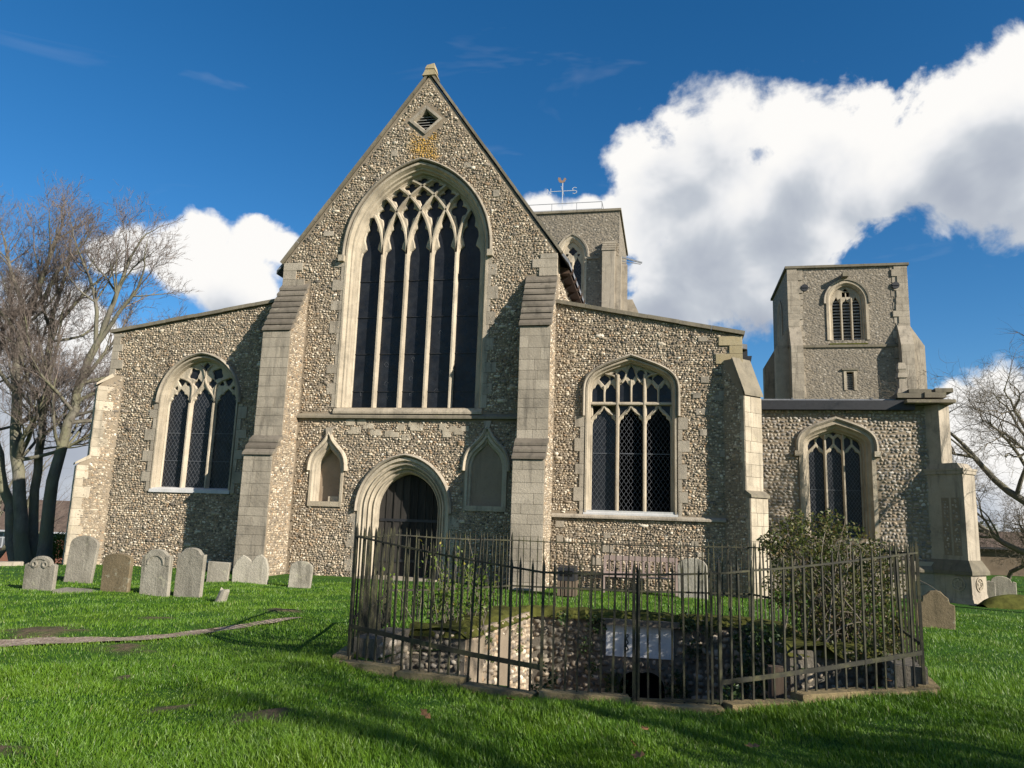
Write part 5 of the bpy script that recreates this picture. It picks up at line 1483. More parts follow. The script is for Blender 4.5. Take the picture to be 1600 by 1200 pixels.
# ------------------------------------------------------------------ leaves and shrubs
def leaf_mesh(name, P, size, seed, up=0.3, quad=True, aspect=0.55):
    """P (n,3) positions; a small folded leaf at each"""
    rg = np.random.default_rng(seed); N = len(P)
    d = rg.normal(0, 1, (N, 3)); d[:, 2] += up; d /= np.linalg.norm(d, axis=1, keepdims=True)
    r = rg.normal(0, 1, (N, 3)); s = np.cross(d, r); s /= np.linalg.norm(s, axis=1, keepdims=True); nrm = np.cross(s, d)
    L = rg.uniform(size*.6, size*1.3, (N, 1)); W = L*aspect
    a = P; b = P+d*L*.5+s*W*.5+nrm*L*.08; c = P+d*L; e = P+d*L*.5-s*W*.5+nrm*L*.08
    V = np.stack([a, b, c, e], 1).reshape(-1, 3)
    k = np.arange(N)[:, None]*4
    Fi = np.concatenate([k+np.array([[0, 1, 2]]), k+np.array([[0, 2, 3]])], 1).reshape(-1, 3)
    return np_mesh(name, V, Fi)
def blob_points(rg, blobs, n, shell=.55):
    out = []
    tot = sum(b[3]**2 for b in blobs)
    for x, y, z, r, *sq in blobs:
        k = int(n*r*r/tot); d = rg.normal(0, 1, (k, 3)); d /= np.linalg.norm(d, axis=1, keepdims=True)
        q = d*r*(rg.uniform(shell**3, 1.0, (k, 1))**(1/3))*(1+.18*np.sin(d[:, :1]*7+x*5)*np.sin(d[:, 2:]*6+y*3))
        if sq: q[:, 2] *= sq[0]
        out.append(q+np.array([x, y, z]))
    return np.concatenate(out)
def tubes(name, chains, mat, parent, sides=None):
    """tapered tubes along chains of points; chains of one length are built together"""
    groups = {}
    for pts, rad in chains:
        k = sides or (8 if rad[0] > .12 else 5 if rad[0] > .03 else 3)
        groups.setdefault((len(pts), k), []).append((pts, rad))
    VV = []; FF = []; b = 0; ref = np.array([0.31, 0.92, 0.22])
    for (n, k), g in groups.items():
        P = np.array([q[0] for q in g], float); R_ = np.array([q[1] for q in g], float); m_ = len(g)
        t = np.gradient(P, axis=1); t /= np.linalg.norm(t, axis=2, keepdims=True)+1e-9
        u = np.cross(t, ref); u /= np.linalg.norm(u, axis=2, keepdims=True)+1e-9; w = np.cross(t, u)
        an = np.arange(k)*2*np.pi/k
        ring = P[:, :, None]+R_[:, :, None, None]*(np.cos(an)[None, None, :, None]*u[:, :, None]+np.sin(an)[None, None, :, None]*w[:, :, None])
        VV.append(ring.reshape(-1, 3))
        c, i, j = np.meshgrid(np.arange(m_), np.arange(n-1), np.arange(k), indexing='ij'); j2 = (j+1) % k; o_ = b+c*n*k
        FF.append(np.stack([o_+i*k+j, o_+i*k+j2, o_+(i+1)*k+j2, o_+(i+1)*k+j], -1).reshape(-1, 4)); b += m_*n*k
    if not VV: return None
    return obj(name, np_mesh(name, np.concatenate(VV), np.concatenate(FF), True), mat, parent)

def shrub_right():
    Y = 10.6
    S = thing('evergreen_shrub', 'dense brownish green shrub growing over the right side of the well railing', 'shrub', (2.0, Y, .2))
    rg = np.random.default_rng(21); bl = []
    for px, py, r, dy in ((1270, 850, .42, .2), (1225, 850, .30, 0), (1320, 865, .42, .3), (1370, 890, .36, .2), (1290, 920, .50, 0), (1235, 920, .34, -.1), (1360, 950, .45, 0), (1310, 990, .38, -.2), (1395, 990, .26, -.3), (1260, 985, .30, -.2), (1375, 1025, .25, -.5), (1200, 850, .14, .1), (1300, 815, .16, .2), (1245, 815, .14, .1)):
        p = on_y(px, py, Y+dy); bl.append((p[0], p[1], p[2], r))
    P = blob_points(rg, bl, 10500, .15)
    obj('foliage', leaf_mesh('foliage', P, .050, 22, .2), 'shrub_leaf', S)
    ch = []
    base = np.array([2.0, 10.5, .2])
    for i in range(120):
        e = P[rg.integers(len(P))]+rg.normal(0, .06, 3); b = base+rg.normal(0, .22, 3)*np.array([1, 1, .2]); m_ = (b+e)/2+np.array([0, 0, .22])+rg.normal(0, .1, 3)
        pts = [b*(1-t)**2+2*m_*t*(1-t)+e*t*t for t in np.linspace(0, 1, 8)]; ch.append((pts, np.linspace(.012, .003, 8)))
    for i in range(40):     # long arching bare shoots
        b = P[rg.integers(len(P))]; dr = rg.normal(0, 1, 3); dr[2] = abs(dr[2])*.5; dr /= np.linalg.norm(dr)
        pts = [b+dr*t*.6+np.array([0, 0, -.35*t*t]) for t in np.linspace(0, 1, 8)]; ch.append((pts, np.linspace(.006, .002, 8)))
    tubes('stems', ch, 'twig_pale', S)
shrub_right()
def shrub_left():
    S = thing('young_bush', 'thin young bush with fresh green leaves behind the left railing', 'bush', (-2.7, 10.4, .3))
    rg = np.random.default_rng(31); ch = []; P = []
    for i in range(34):
        px = rg.uniform(640, 765); Y = rg.uniform(9.7, 10.9); b = on_y(px+rg.normal(0, 10), 965, Y)
        b[2] = .22; tx = px+rg.normal(0, 22); ty = rg.uniform(838, 930) if 660 < tx < 740 else rg.uniform(880, 940); e = on_y(tx, ty, Y+rg.normal(0, .1))
        m_ = (b+e)/2+rg.normal(0, .07, 3)
        pts = np.array([b*(1-t)**2+2*m_*t*(1-t)+e*t*t for t in np.linspace(0, 1, 10)]); ch.append((pts, np.linspace(.008, .0025, 10)))
        for k in range(rg.integers(14, 42)): P.append(pts[rg.integers(3, 10)]+rg.normal(0, .035, 3))
    obj('foliage', leaf_mesh('foliage', np.array(P), .055, 32, .25), 'young_leaf', S)
    tubes('stems', ch, 'twig_pale', S)
    # ivy and weeds creeping in the pit
    for lab, cat, blobs, n, mat, sz in (
        ('dark ivy clump creeping beside the railing post at the front left', 'ivy', [(848, 1080, 7.85, .10), (835, 1092, 7.8, .09), (862, 1060, 7.9, .07), (845, 1040, 7.8, .06)], 260, 'ivy_leaf', .045),
        ('green weeds left of the dark well opening', 'weeds', [(965, 1085, 11.9, .22), (955, 1060, 11.9, .14)], 420, 'ivy_leaf', .05),
        ('green weeds right of the dark well opening', 'weeds', [(1058, 1085, 11.9, .2), (1062, 1060, 11.9, .12)], 380, 'ivy_leaf', .05),
        ('curtain of dark ivy hanging on the right wall of the well pit', 'ivy', [(1165, 1000, 10.9, .22), (1185, 1040, 10.5, .25), (1195, 1080, 10.2, .22), (1160, 1060, 11, .2), (1200, 1000, 10.4, .2), (1130, 1090, 8.3, .10), (1145, 1078, 8.4, .08)], 1500, 'ivy_leaf', .06),
        ('ivy trails hanging left of the pale well plaque', 'ivy', [(930, 975, 11.9, .16), (915, 1010, 11.9, .13), (925, 1045, 11.9, .12), (880, 965, 11.9, .12)], 420, 'ivy_leaf', .05),
        ('ivy trails hanging right of the pale well plaque', 'ivy', [(1075, 975, 11.9, .16), (1085, 1015, 11.9, .15), (1110, 985, 11.9, .14)], 420, 'ivy_leaf', .051),
        ('green fern streak down the sunny side wall of the well pit', 'ivy', [(812, 985, 11.0, .07), (812, 1015, 10.9, .06), (765, 1000, 10.0, .06), (766, 1030, 10, .05)], 200, 'young_leaf', .035),
        ('reddish brown shoots at the right end of the well pit', 'weeds', [(1365, 1000, 9.6, .2), (1390, 1020, 9.5, .17), (1345, 1030, 9.6, .14)], 420, 'shrub_leaf', .05)):
        bl = [(*on_y(px, py, Y), r) for px, py, Y, r in blobs]
        PP = blob_points(np.random.default_rng(n), bl, n, .2)
        o = obj('ivy' if cat == 'ivy' else 'weed_clump', leaf_mesh('leaves', PP, sz, n+1, .1), mat); o['label'] = lab; o['kind'] = 'stuff'
shrub_left()

# ------------------------------------------------------------------ gravestones
def outline(style, w, h):
    hw = w/2
    if style == 'round': top = [(hw*math.cos(t), h-hw*.62+hw*.62*math.sin(t)) for t in np.linspace(0, math.pi, 15)]
    elif style == 'flat': top = [(hw, h), (-hw, h)]
    elif style == 'segment': top = [(hw, h-.10)]+[(hw*math.cos(t)*.98, h-.10+.10*math.sin(t)) for t in np.linspace(0, math.pi, 11)]+[(-hw, h-.10)]
    elif style == 'shoulder':
        s = h-.20; top = [(hw, s-.02), (hw, s+.02), (hw*.80, s+.05), (hw*.70, s+.02)]+[(hw*.70*math.cos(t), s+.02+.18*math.sin(t)) for t in np.linspace(.12, math.pi-.12, 11)]+[(-hw*.70, s+.02), (-hw*.80, s+.05), (-hw, s+.02), (-hw, s-.02)]
    elif style == 'cyma':
        s = h-.12; top = [(hw, s), (hw*.78, s+.0), (hw*.62, s+.05)]+[(hw*.62*math.cos(t), s+.04+.08*math.sin(t)) for t in np.linspace(.1, math.pi-.1, 9)]+[(-hw*.62, s+.05), (-hw*.78, s), (-hw, s)]
    elif style == 'double':
        top = [(hw*.95, h*.55), (hw*.8, h*.85), (hw*.5, h), (hw*.25, h*.93), (hw*.02, h*.74), (-hw*.25, h*.90), (-hw*.5, h*.96), (-hw*.82, h*.75), (-hw, h*.45)]
    elif style == 'scroll':
        s = h-.26; top = [(hw, s-.12), (hw*.98, s+.02), (hw*.72, s+.05), (hw*.66, s+.14), (hw*.45, s+.19), (hw*.25, s+.26), (0, s+.27), (-hw*.3, s+.25), (-hw*.5, s+.18), (-hw*.68, s+.14), (-hw*.72, s+.04), (-hw*1.02, s+.0), (-hw*1.04, s-.14), (-hw, s-.3)]
    return [(-hw*.97, -.3), (hw*.97, -.3)]+top
def gravestone(px, py, wpx, hpx, style, label, mat='grave_stone', z=None, lean=(0, 0), turn=0.0, name='gravestone', thick=.10, carve=None):
    P = on_z(px, py, -.08 if z is None else z)
    P[2] = float(gz(P[0], P[1]))
    dep = float((P-EYE) @ CM[:, 2]); w, h = wpx*dep/F_PX, hpx*dep/F_PX
    o2 = outline(style, w, h); o2 = ccw(o2)
    fr = Frame((0, 0, 0), (1, 0), (0, 1)); mb = MB(); b = .014
    inn = offset_path(o2, -b, True)
    plate(fr, inn, [], -thick/2, -thick/2+.0001, mb=mb)
    rows = [(inn, -thick/2), (o2, -thick/2+b), (o2, thick/2-b), (inn, thick/2)]
    for (pa, da), (pb, db) in zip(rows, rows[1:]):
        n = len(pa); mb.add([fr.p(x, q, da) for x, q in pa]+[fr.p(x, q, db) for x, q in pb], [(i, n+i, n+(i+1) % n, (i+1) % n) for i in range(n)])
    n = len(inn); mb.add([fr.p(x, q, thick/2) for x, q in inn], [tuple(range(n))[::-1]])
    o = mb.obj(name, mat); tag(o, label, 'gravestone', 'old gravestones in the churchyard')
    o.location = P; o.rotation_euler = (lean[0], lean[1], turn)
    if carve:
        c = MB()
        if carve == 'cherub':
            for sx in (-1, 1):
                ring = [(sx*w*.17+.075*math.cos(t), h-.17+.075*math.sin(t)) for t in np.linspace(2*math.pi, 0, 15)[:-1]]
                sweep(fr, ring, [(0, -thick/2+.005), (0, -thick/2-.02), (.03, -thick/2-.03), (.05, -thick/2-.005)], c, True)
            arcp = [(w*.33*math.cos(t), h-.20+.16*math.sin(t)) for t in np.linspace(math.pi, 0, 15)]
            sweep(fr, arcp, [(0, -thick/2+.005), (0, -thick/2-.02), (.025, -thick/2-.02), (.03, -thick/2+.005)], c)
        elif carve == 'flutes':
            for sx in (-1, 1):
                for k in range(3): c.bar((sx*w*(.36+.045*k), -thick/2-.004, h-.32), (sx*w*(.36+.045*k), -thick/2-.004, h-.14), .014, .02)
            arcp = [(w*.3*math.cos(t), h-.30+.20*math.sin(t)) for t in np.linspace(math.pi, 0, 15)]
            sweep(fr, arcp, [(0, -thick/2+.005), (0, -thick/2-.018), (.025, -thick/2-.018), (.03, -thick/2+.005)], c)
        elif carve == 'swirl':
            for sx, zz, r in ((-.2, h-.16, .07), (.15, h-.14, .075), (-.05, h-.27, .06), (.28, h-.27, .05), (-.33, h-.30, .05)):
                ring = [(sx*w+r*math.cos(t), zz+r*math.sin(t)) for t in np.linspace(2*math.pi, 0, 13)[:-1]]
                sweep(fr, ring, [(0, -thick/2+.005), (0, -thick/2-.022), (.02, -thick/2-.03), (.035, -thick/2-.005)], c, True)
        co = bpy.data.objects.new('carving', c.mesh('carving')); co.data.materials.append(MATS[mat]); COL.objects.link(co); co.parent = o
    return o
gravestone(60, 922, 54, 53, 'shoulder', 'pale gravestone with two carved faces in its arched top, leftmost in the churchyard', carve='cherub', turn=.05)
gravestone(122, 906, 46, 72, 'round', 'tall grey gravestone leaning in front of the north aisle corner', lean=(-.04, .05), turn=.12)
gravestone(179, 929, 50, 58, 'segment', 'dark brown gravestone with a low arched top', 'grave_stone_brown')
gravestone(241, 932, 51, 71, 'cyma', 'pale gravestone with fluted shoulders beside the twin stone', lean=(.02, -.01), carve='flutes')
gravestone(293, 934, 49, 76, 'cyma', 'pale stained gravestone with stepped shoulders, right one of the close pair', lean=(.02, .03), turn=-.05)
gravestone(340, 905, 35, 31, 'flat', 'small plain square topped gravestone in the buttress shadow', turn=.15, lean=(0, .03))
gravestone(391, 907, 58, 44, 'double', 'broken double humped headstone at the foot of the left buttress', turn=.15)
gravestone(468, 913, 36, 41, 'round', 'small round topped gravestone with an orange edge near the doorway', turn=.2, lean=(0, .06))
gravestone(1462, 977, 54, 56, 'scroll', 'ornate scroll topped gravestone right of the railing', z=-.05, mat='grave_stone_brown', lean=(-.06, .05), turn=-.1)
gravestone(1083, 932, 46, 62, 'round', 'tall grey headstone leaning beside the bench', turn=-.15, lean=(-.1, -.03))
gravestone(1566, 934, 40, 34, 'shoulder', 'small arched gravestone behind the porch buttress', z=-.25, turn=-.3)
gravestone(1546, 934, 18, 26, 'flat', 'narrow plain gravestone next to the small arched one', z=-.25, turn=-.3)
# stump stone, flat ledger and mossy grave mound
P = on_z(344, 938, -.03); mb = MB(); r0, r1 = .11, .09; n = 9
v = [(r0*math.cos(2*math.pi*i/n)*(1+.08*math.sin(i*3)), r0*math.sin(2*math.pi*i/n), -.1) for i in range(n)]+[(r1*math.cos(2*math.pi*i/n)*(1+.1*math.sin(i*5))+.02, r1*math.sin(2*math.pi*i/n), .24+.03*math.sin(i*2)) for i in range(n)]
mb.add(v, [(i, (i+1) % n, n+(i+1) % n, n+i) for i in range(n)]+[tuple(range(n, 2*n))])
o = mb.obj('stone_stump', 'grave_stone'); o.location = (P[0], P[1], float(gz(P[0], P[1]))); o.rotation_euler = (.1, .25, .3); tag(o, 'short leaning stone stump on the lawn', 'stone')
P = on_z(123, 924, -.05); o = MB().box(-.42, .42, -.2, .2, -.1, .06).obj('ledger_stone', 'grave_stone'); o.location = (P[0], P[1], float(gz(P[0], P[1]))); o.rotation_euler = (.04, .02, .1); tag(o, 'flat stone sunk in the grass between two headstones', 'stone')
P = on_z(1585, 948, -.2)
mb = MB(); V = []; n1, n2 = 12, 8
for i in range(n1+1):
    for j in range(n2+1):
        u, t = i/n1*2-1, j/n2*math.pi; V.append((u*.95, -.38*math.cos(t)*(1-.3*u*u), .42*math.sin(t)*math.sqrt(max(0, 1-u*u*.9))-.05))
mb.add(V, [(i*(n2+1)+j, (i+1)*(n2+1)+j, (i+1)*(n2+1)+j+1, i*(n2+1)+j+1) for i in range(n1) for j in range(n2)])
o = mb.obj('grave_mound', 'moss', smooth=True); o.location = (P[0], P[1], float(gz(P[0], P[1]))); o.rotation_euler = (0, 0, .3); tag(o, 'low mossy body stone beside the porch buttress', 'grave')

# ------------------------------------------------------------------ bench and bin by the wall
def bench():
    x0, x1, y = -1.74, .22, 21.25; z = -.14
    B = thing('bench', 'weathered slatted wooden bench against the south aisle wall', 'bench', ((x0+x1)/2, y, z))
    def bx(n, *a): return MB().box(*a).obj(n, 'bench_wood', B)
    for x in (x0, x1-.07):
        bx('leg', x, x+.07, y-.28, y-.21, z, z+.62); bx('leg', x, x+.07, y+.22, y+.29, z, z+.95); bx('armrest', x-.005, x+.075, y-.30, y+.215, z+.62, z+.66); bx('side_rail', x+.01, x+.06, y-.209, y+.219, z+.34, z+.41)
    for k in range(5): bx('seat_slat', x0+.02, x1-.02, y-.27+k*.10, y-.19+k*.10, z+.415, z+.44)
    bx('top_rail', x0+.072, x1-.072, y+.22, y+.27, z+.83, z+.95); bx('back_rail', x0+.072, x1-.072, y+.22, y+.27, z+.46, z+.53)
    for k in range(12):
        x = x0+.12+k*(x1-x0-.28)/11; bx('back_slat', x, x+.055, y+.235, y+.258, z+.532, z+.828)
bench()
def litter_bin():
    cx, y, z = -2.50, 19.7, float(gz(-2.5, 19.7)); L = thing('litter_bin', 'black topped litter bin with wooden slats near the bench', 'litter bin', (cx, y, z))
    MB().box(cx-.2, cx+.2, y-.2, y+.2, z+.03, z+.38).obj('liner', 'black_iron', L)
    for k in range(5):
        x = cx-.22+k*.095; MB().box(x, x+.065, y-.235, y-.205, z+.02, z+.38).obj('slat', 'post_wood', L)
        MB().box(cx+.205, cx+.235, y-.22+k*.095, y-.155+k*.095, z+.02, z+.38).obj('slat', 'post_wood', L)
    MB().hexa([(cx-.23, y-.24, z+.385), (cx+.23, y-.24, z+.385), (cx+.23, y+.24, z+.385), (cx-.23, y+.24, z+.385), (cx-.22, y-.22, z+.70), (cx+.22, y-.22, z+.70), (cx+.22, y+.22, z+.74), (cx-.22, y+.22, z+.74)]).obj('hood', 'black_iron', L)
    MB().box(cx-.15, cx+.15, y-.245, y-.23, z+.50, z+.63).obj('opening', 'dark_void', L)
litter_bin()

# ------------------------------------------------------------------ trees
def grow_tree(seed, stems, levels, wander=.12, up=.10, bias=(0, 0, 0), spread=(.5, 1.0), ratio=(.45, .7), nper=(7, 7, 6, 5), rr=.55, tmin=.0055):
    rg = np.random.default_rng(seed); thick = []; thin = []
    bias = np.array(bias, float)
    def branch(p, d, L, r, lev):
        n = 8 if lev == 0 else 6 if lev < 3 else 4 if lev == 3 else 3
        pts = [np.array(p, float)]; dd = np.array(d, float); 
        nz_ = rg.normal(0, wander*(1+.35*lev), (n, 3)); nz_[:, 2] += up if lev else up*.4
        if lev: nz_ += bias*.05
        st = L/n
        for i in range(n):
            dd = dd + nz_[i]; dd = dd/math.sqrt(dd[0]*dd[0]+dd[1]*dd[1]+dd[2]*dd[2]); pts.append(pts[-1]+dd*st)
        tip = .45 if lev == 0 else .25
        rad = r*np.linspace(1, tip, n+1)
        (thick if r > .035 else thin).append((pts, rad))
        if lev >= levels: return
        k = nper[min(lev, len(nper)-1)]; k = int(k*rg.uniform(.75, 1.3)+.5)
        for c in range(k):
            t = rg.uniform(.30 if lev else .42, 1.0); i = min(int(t*n), n-1); q = pts[i]+(pts[i+1]-pts[i])*(t*n-i)
            ax = pts[i+1]-pts[i]; ax /= np.linalg.norm(ax)
            s = rg.normal(0, 1, 3); s -= ax*(s @ ax); s /= np.linalg.norm(s)
            sp = rg.uniform(*spread); nd = ax*math.cos(sp)+s*math.sin(sp)
            rl = rad[i]*rg.uniform(rr*.75, rr*1.15)
            branch(q, nd, L*rg.uniform(*ratio)*(1.15-.45*t), max(rl, tmin), lev+1)
        # leader continues
        if lev < levels: branch(pts[-1], dd, L*rg.uniform(.4, .6), rad[-1]*.9, lev+1)
    for p, d, L, r in stems: branch(p, np.array(d)/np.linalg.norm(d), L, r, 0)
    return thick, thin
def bare_tree(name, label, seed, stems, levels=4, twig='twig', group=None, **kw):
    b = stems[0][0]
    T = thing(name, label, 'tree', tuple(map(float, b)), group)
    thick, thin = grow_tree(seed, stems, levels, **kw)
    tubes('trunk', thick, 'bark', T)
    o = tubes('crown', thin, twig, T); 
    return T
def left_tree():
    stems_px = [([(42, 885), (34, 800), (22, 690), (27, 590), (38, 500)], 28.2, .29), ([(56, 885), (52, 790), (62, 690), (72, 600), (80, 520)], 28.8, .21), ([(64, 885), (78, 770), (98, 690), (118, 620), (150, 540)], 27.6, .26), ([(30, 885), (12, 780), (-14, 670), (-30, 560)], 28.6, .24)]
    base = on_y(48, 885, 28.2)
    T = thing('bare_tree', 'large bare many stemmed tree left of the church', 'tree', tuple(map(float, base)), 'bare winter trees')
    thick, thin = [], []
    rg = np.random.default_rng(47)
    for k, (pp, Y, r) in enumerate(stems_px):
        P = np.array([on_y(x, y, Y) for x, y in pp]); P[0, 2] -= .5
        t0 = np.linspace(0, 1, len(P)); t1 = np.linspace(0, 1, 14); Q = np.stack([np.interp(t1, t0, P[:, i]) for i in range(3)], 1)
        Q[1:-1] += rg.normal(0, .04, (12, 3)); rad = r*np.interp(t1, [0, .12, 1], [1.3, 1.0, .55]); thick.append((Q, rad))
        lim = []
        for c in range(11):
            t = rg.uniform(.40, .98); q = np.array([np.interp(t, t1, Q[:, i]) for i in range(3)]); an = rg.uniform(0, 6.28)
            el = rg.uniform(.25, 1.15); d = (math.cos(an)*math.cos(el)+.12, math.sin(an)*math.cos(el), math.sin(el)); lim.append((tuple(q), d, rg.uniform(2.6, 4.0), r*rg.uniform(.24, .42)))
        d = Q[-1]-Q[-4]; d /= np.linalg.norm(d); lim += [(tuple(Q[-1]), tuple(d+np.array([.1, 0, .3])), 4.0, r*.52), (tuple(Q[-1]), tuple(d+np.array([.6, .2, .2])), 3.5, r*.42), (tuple(Q[-1]), tuple(d+np.array([-.4, -.2, .3])), 3.8, r*.40)]
        a_, b_ = grow_tree(470+k, lim, 4, wander=.09, up=.06, bias=(.12, 0, .3), spread=(.35, .95), ratio=(.5, .74), nper=(7, 5, 4, 2), rr=.53, tmin=.0085)
        thick += a_; thin += b_
    tubes('trunk', thick, 'bark', T); tubes('crown', thin, 'twig', T)
    p = (-40, 40, float(gz(-40, 40))); st = [(p, (.05, 0, 1), 5.5, .3), (p, (.3, .1, 1), 5.0, .22)]
    bare_tree('bare_tree', 'smaller bare tree far behind the many stemmed tree at the left', 53, st, 3, 'twig', 'bare winter trees', wander=.12, up=.1, ratio=(.5, .8), nper=(7, 6, 5))
left_tree()
def right_trees():
    X, Y = 13.9, 31.0; z = float(gz(X, Y))
    bare_tree('bare_tree', 'spreading bare tree reaching in from the right edge', 61, [((X, Y, z), (-.05, 0, 1), 3.6, .30), ((X+.2, Y, z+1.5), (-.9, -.1, .8), 4.5, .20), ((X, Y, z+2.2), (-.7, .2, 1.0), 4.6, .17), ((X, Y, z+1.2), (-.9, .2, .35), 4.2, .13)], 4, 'twig_pale', 'bare winter trees', wander=.16, up=.01, bias=(-.55, 0, -.15), spread=(.4, 1.1), ratio=(.55, .85), nper=(5, 6, 6, 5), rr=.6)
    X, Y = 12.6, 34.0; z = float(gz(X, Y))
    bare_tree('bare_thicket', 'low tangled bare thicket behind the porch buttress', 67, [((X-.5, Y, z), (-.3, 0, 1), 2.4, .10), ((X+.4, Y+.3, z), (-.05, 0, 1), 2.6, .10), ((X+1.2, Y, z), (.1, .1, 1), 2.6, .12), ((X+2.2, Y, z), (-.3, .1, 1), 2.6, .12)], 4, 'twig_pale', None, wander=.2, up=.0, spread=(.5, 1.2), ratio=(.5, .8), nper=(6, 6, 5, 4))
    X, Y = 11.3, 20.5
    bare_tree('bare_tree', 'tall bare tree just outside the right edge with a few twigs in view', 71, [((X, Y, -.2), (.1, 0, 1), 4.5, .28), ((X, Y, 2.6), (-.6, .1, 1), 3.6, .14), ((X, Y, 3.2), (-.8, .3, .9), 3.2, .12)], 3, 'twig', 'bare winter trees', wander=.14, up=.08, ratio=(.5, .8), nper=(6, 6, 5))
right_trees()
def shade_trees():
    """trees outside the picture on the sunny side; only their shadows reach it"""
    for i, (X, Y, sd, L) in enumerate(((13.0, -.6, 81, 5.2),)):
        z = float(gz(X, Y))
        bare_tree('bare_tree', 'bare tree right of the camera casting its shadow over the front of the railing', sd, [((X, Y, z), (0, 0, 1), L, .34), ((X, Y, z+2.2), (.5, .2, 1), L*.8, .2), ((X, Y, z+2.6), (-.5, -.2, 1), L*.8, .2)], 3, 'twig', 'bare winter trees', wander=.12, up=.08, ratio=(.5, .8), nper=(7, 7, 6), rr=.6)
    rg = np.random.default_rng(91)
    for i, (X, Y, h, r) in enumerate(((9.7, 1.6, 7.6, 1.7),)):
        T = thing('yew_tree', 'dark yew right of the camera shading the near lawn', 'tree', (X, Y, float(gz(X, Y))))
        tubes('trunk', [([(X, Y, -.3), (X+.1, Y, h*.4), (X, Y+.1, h*.8)], [.22, .16, .05])], 'bark', T)
        bl = [(X+rg.normal(0, r*.45), Y+rg.normal(0, r*.45), h*rg.uniform(.45, 1.0), r*rg.uniform(.35, .6)) for _ in range(16)]
        obj('crown', leaf_mesh('crown', blob_points(rg, bl, 2600, .3), .15, 92+i, 0), 'yew_leaf', T)
shade_trees()

# ------------------------------------------------------------------ house, hedge, walls in the distance
def house():
    Y = 50.0; r = on_y(60, 781, Y+2.2); e = on_y(60, 829, Y); zr, ze = r[2], e[2]; x0, x1 = -62.0, -33.5; z0 = -3.2
    H = thing('brick_bungalow', 'long red brick bungalow with a brown tiled roof behind the left tree', 'house', ((x0+x1)/2, Y+2, z0))
    MB().box(x0, x1, Y, Y+5, z0, ze).obj('wall', 'red_brick', H)
    rf = MB(); rf.hexa([(x0-.3, Y-.35, ze-.12), (x1+.3, Y-.35, ze-.12), (x1+.3, Y+5.35, ze-.12), (x0-.3, Y+5.35, ze-.12), (x0-.3, Y+2.4, zr), (x1+.3, Y+2.4, zr), (x1+.3, Y+2.6, zr), (x0-.3, Y+2.6, zr)]); rf = rf.obj('roof', 'roof_tile', H)
    MB().box(x0-.3, x1+.3, Y-.45, Y-.352, ze-.16, ze-.04).obj('gutter', 'white_paint', rf)
    for px0, px1 in ((55, 86), (-2, 13), (-90, -50)):
        a = on_y(px0, 831, Y); b = on_y(px1, 856, Y)
        w = MB().box(a[0], b[0], Y-.06, Y+.02, b[2], a[2]).obj('window', 'white_paint', H); n = 2
        for i in range(n):
            for j, (f0, f1) in enumerate(((.08, .62), (.68, .93))):
                xa = a[0]+(b[0]-a[0])*(i/n+.05/n); xb = a[0]+(b[0]-a[0])*((i+1)/n-.05/n); MB().box(xa+.04, xb-.04, Y-.075, Y-.061, b[2]+(a[2]-b[2])*f0, b[2]+(a[2]-b[2])*f1).obj('pane', 'lead_sheet', w)
house()
P = on_y(86, 851, 33.0); S = thing('clipped_bush', 'round clipped bright green bush in front of the bungalow', 'bush', (P[0], P[1], -1.6))
rg = np.random.default_rng(5)
obj('foliage', leaf_mesh('foliage', blob_points(rg, [(P[0]-.45, P[1], P[2], .55), (P[0]+.35, P[1], P[2]+.02, .6), (P[0], P[1]+.2, P[2]-.1, .6), (P[0]+.1, P[1], P[2]-.7, .75)], 5000, .7), .09, 6, .3), 'hedge_leaf', S)
tubes('stem', [([(P[0], P[1], -1.8), (P[0], P[1], P[2])], [.12, .08])], 'bark', S)
a = on_z(-140, 889, -.3); b = on_z(36, 888, -.3); fr_, L_ = vframe(a[:2], b[:2], (0, -1))
W = thing('low_wall', 'low grey stone wall along the left edge of the churchyard', 'wall', tuple(a)); k = 0; x = 0
while x < L_:
    w = rnd.uniform(.5, .8); block(fr_, x, min(x+w-.01, L_), -.7, -.12+rnd.uniform(-.02, .02), 0, .35, W, 'ashlar').matrix_parent_inverse = Matrix.Translation(-Vector(W['is_root_loc'])); x += w
def barn():
    Y = 44.0; a = on_y(1490, 852, Y); r = on_y(1490, 828, Y+3); x0, x1 = a[0]-1, a[0]+30
    B = thing('long_barn', 'long low brown walled outbuilding behind the right thicket', 'building', ((x0+x1)/2, Y, -.8))
    MB().box(x0, x1, Y, Y+6, -1.2, a[2]).obj('wall', 'barn_wall', B)
    MB().hexa([(x0-.2, Y-.3, a[2]-.05), (x1, Y-.3, a[2]-.05), (x1, Y+6.3, a[2]-.05), (x0-.2, Y+6.3, a[2]-.05), (x0-.2, Y+2.9, r[2]), (x1, Y+2.9, r[2]), (x1, Y+3.1, r[2]), (x0-.2, Y+3.1, r[2])]).obj('roof', 'roof_tile', B)
    MB().box(x0-.2, x1, Y-.4, Y-.302, a[2]-.12, a[2]-.02).obj('gutter', 'black_iron', B)
barn()
# a far hedge closes the horizon
def far_hedge():
    rg = np.random.default_rng(77); P = []
    for an in np.linspace(-1.15, .85, 260):
        R_ = 105+14*math.sin(an*7)+rg.normal(0, 3); h = rg.uniform(1.6, 3.4); x, y = R_*math.sin(an), R_*math.cos(an)
        k = 110; q = rg.normal(0, 1, (k, 3))*np.array([1.3, 1.0, h*.33]); q[:, 2] += h*.45-2.2*(1 if x < -30 else .35); P.append(q+np.array([x, y, 0]))
    o = obj('far_hedge', leaf_mesh('far_hedge', np.concatenate(P), .55, 78, 0), 'shrub_leaf'); o['kind'] = 'stuff'; o['label'] = 'far dark hedge line along the horizon'
far_hedge()

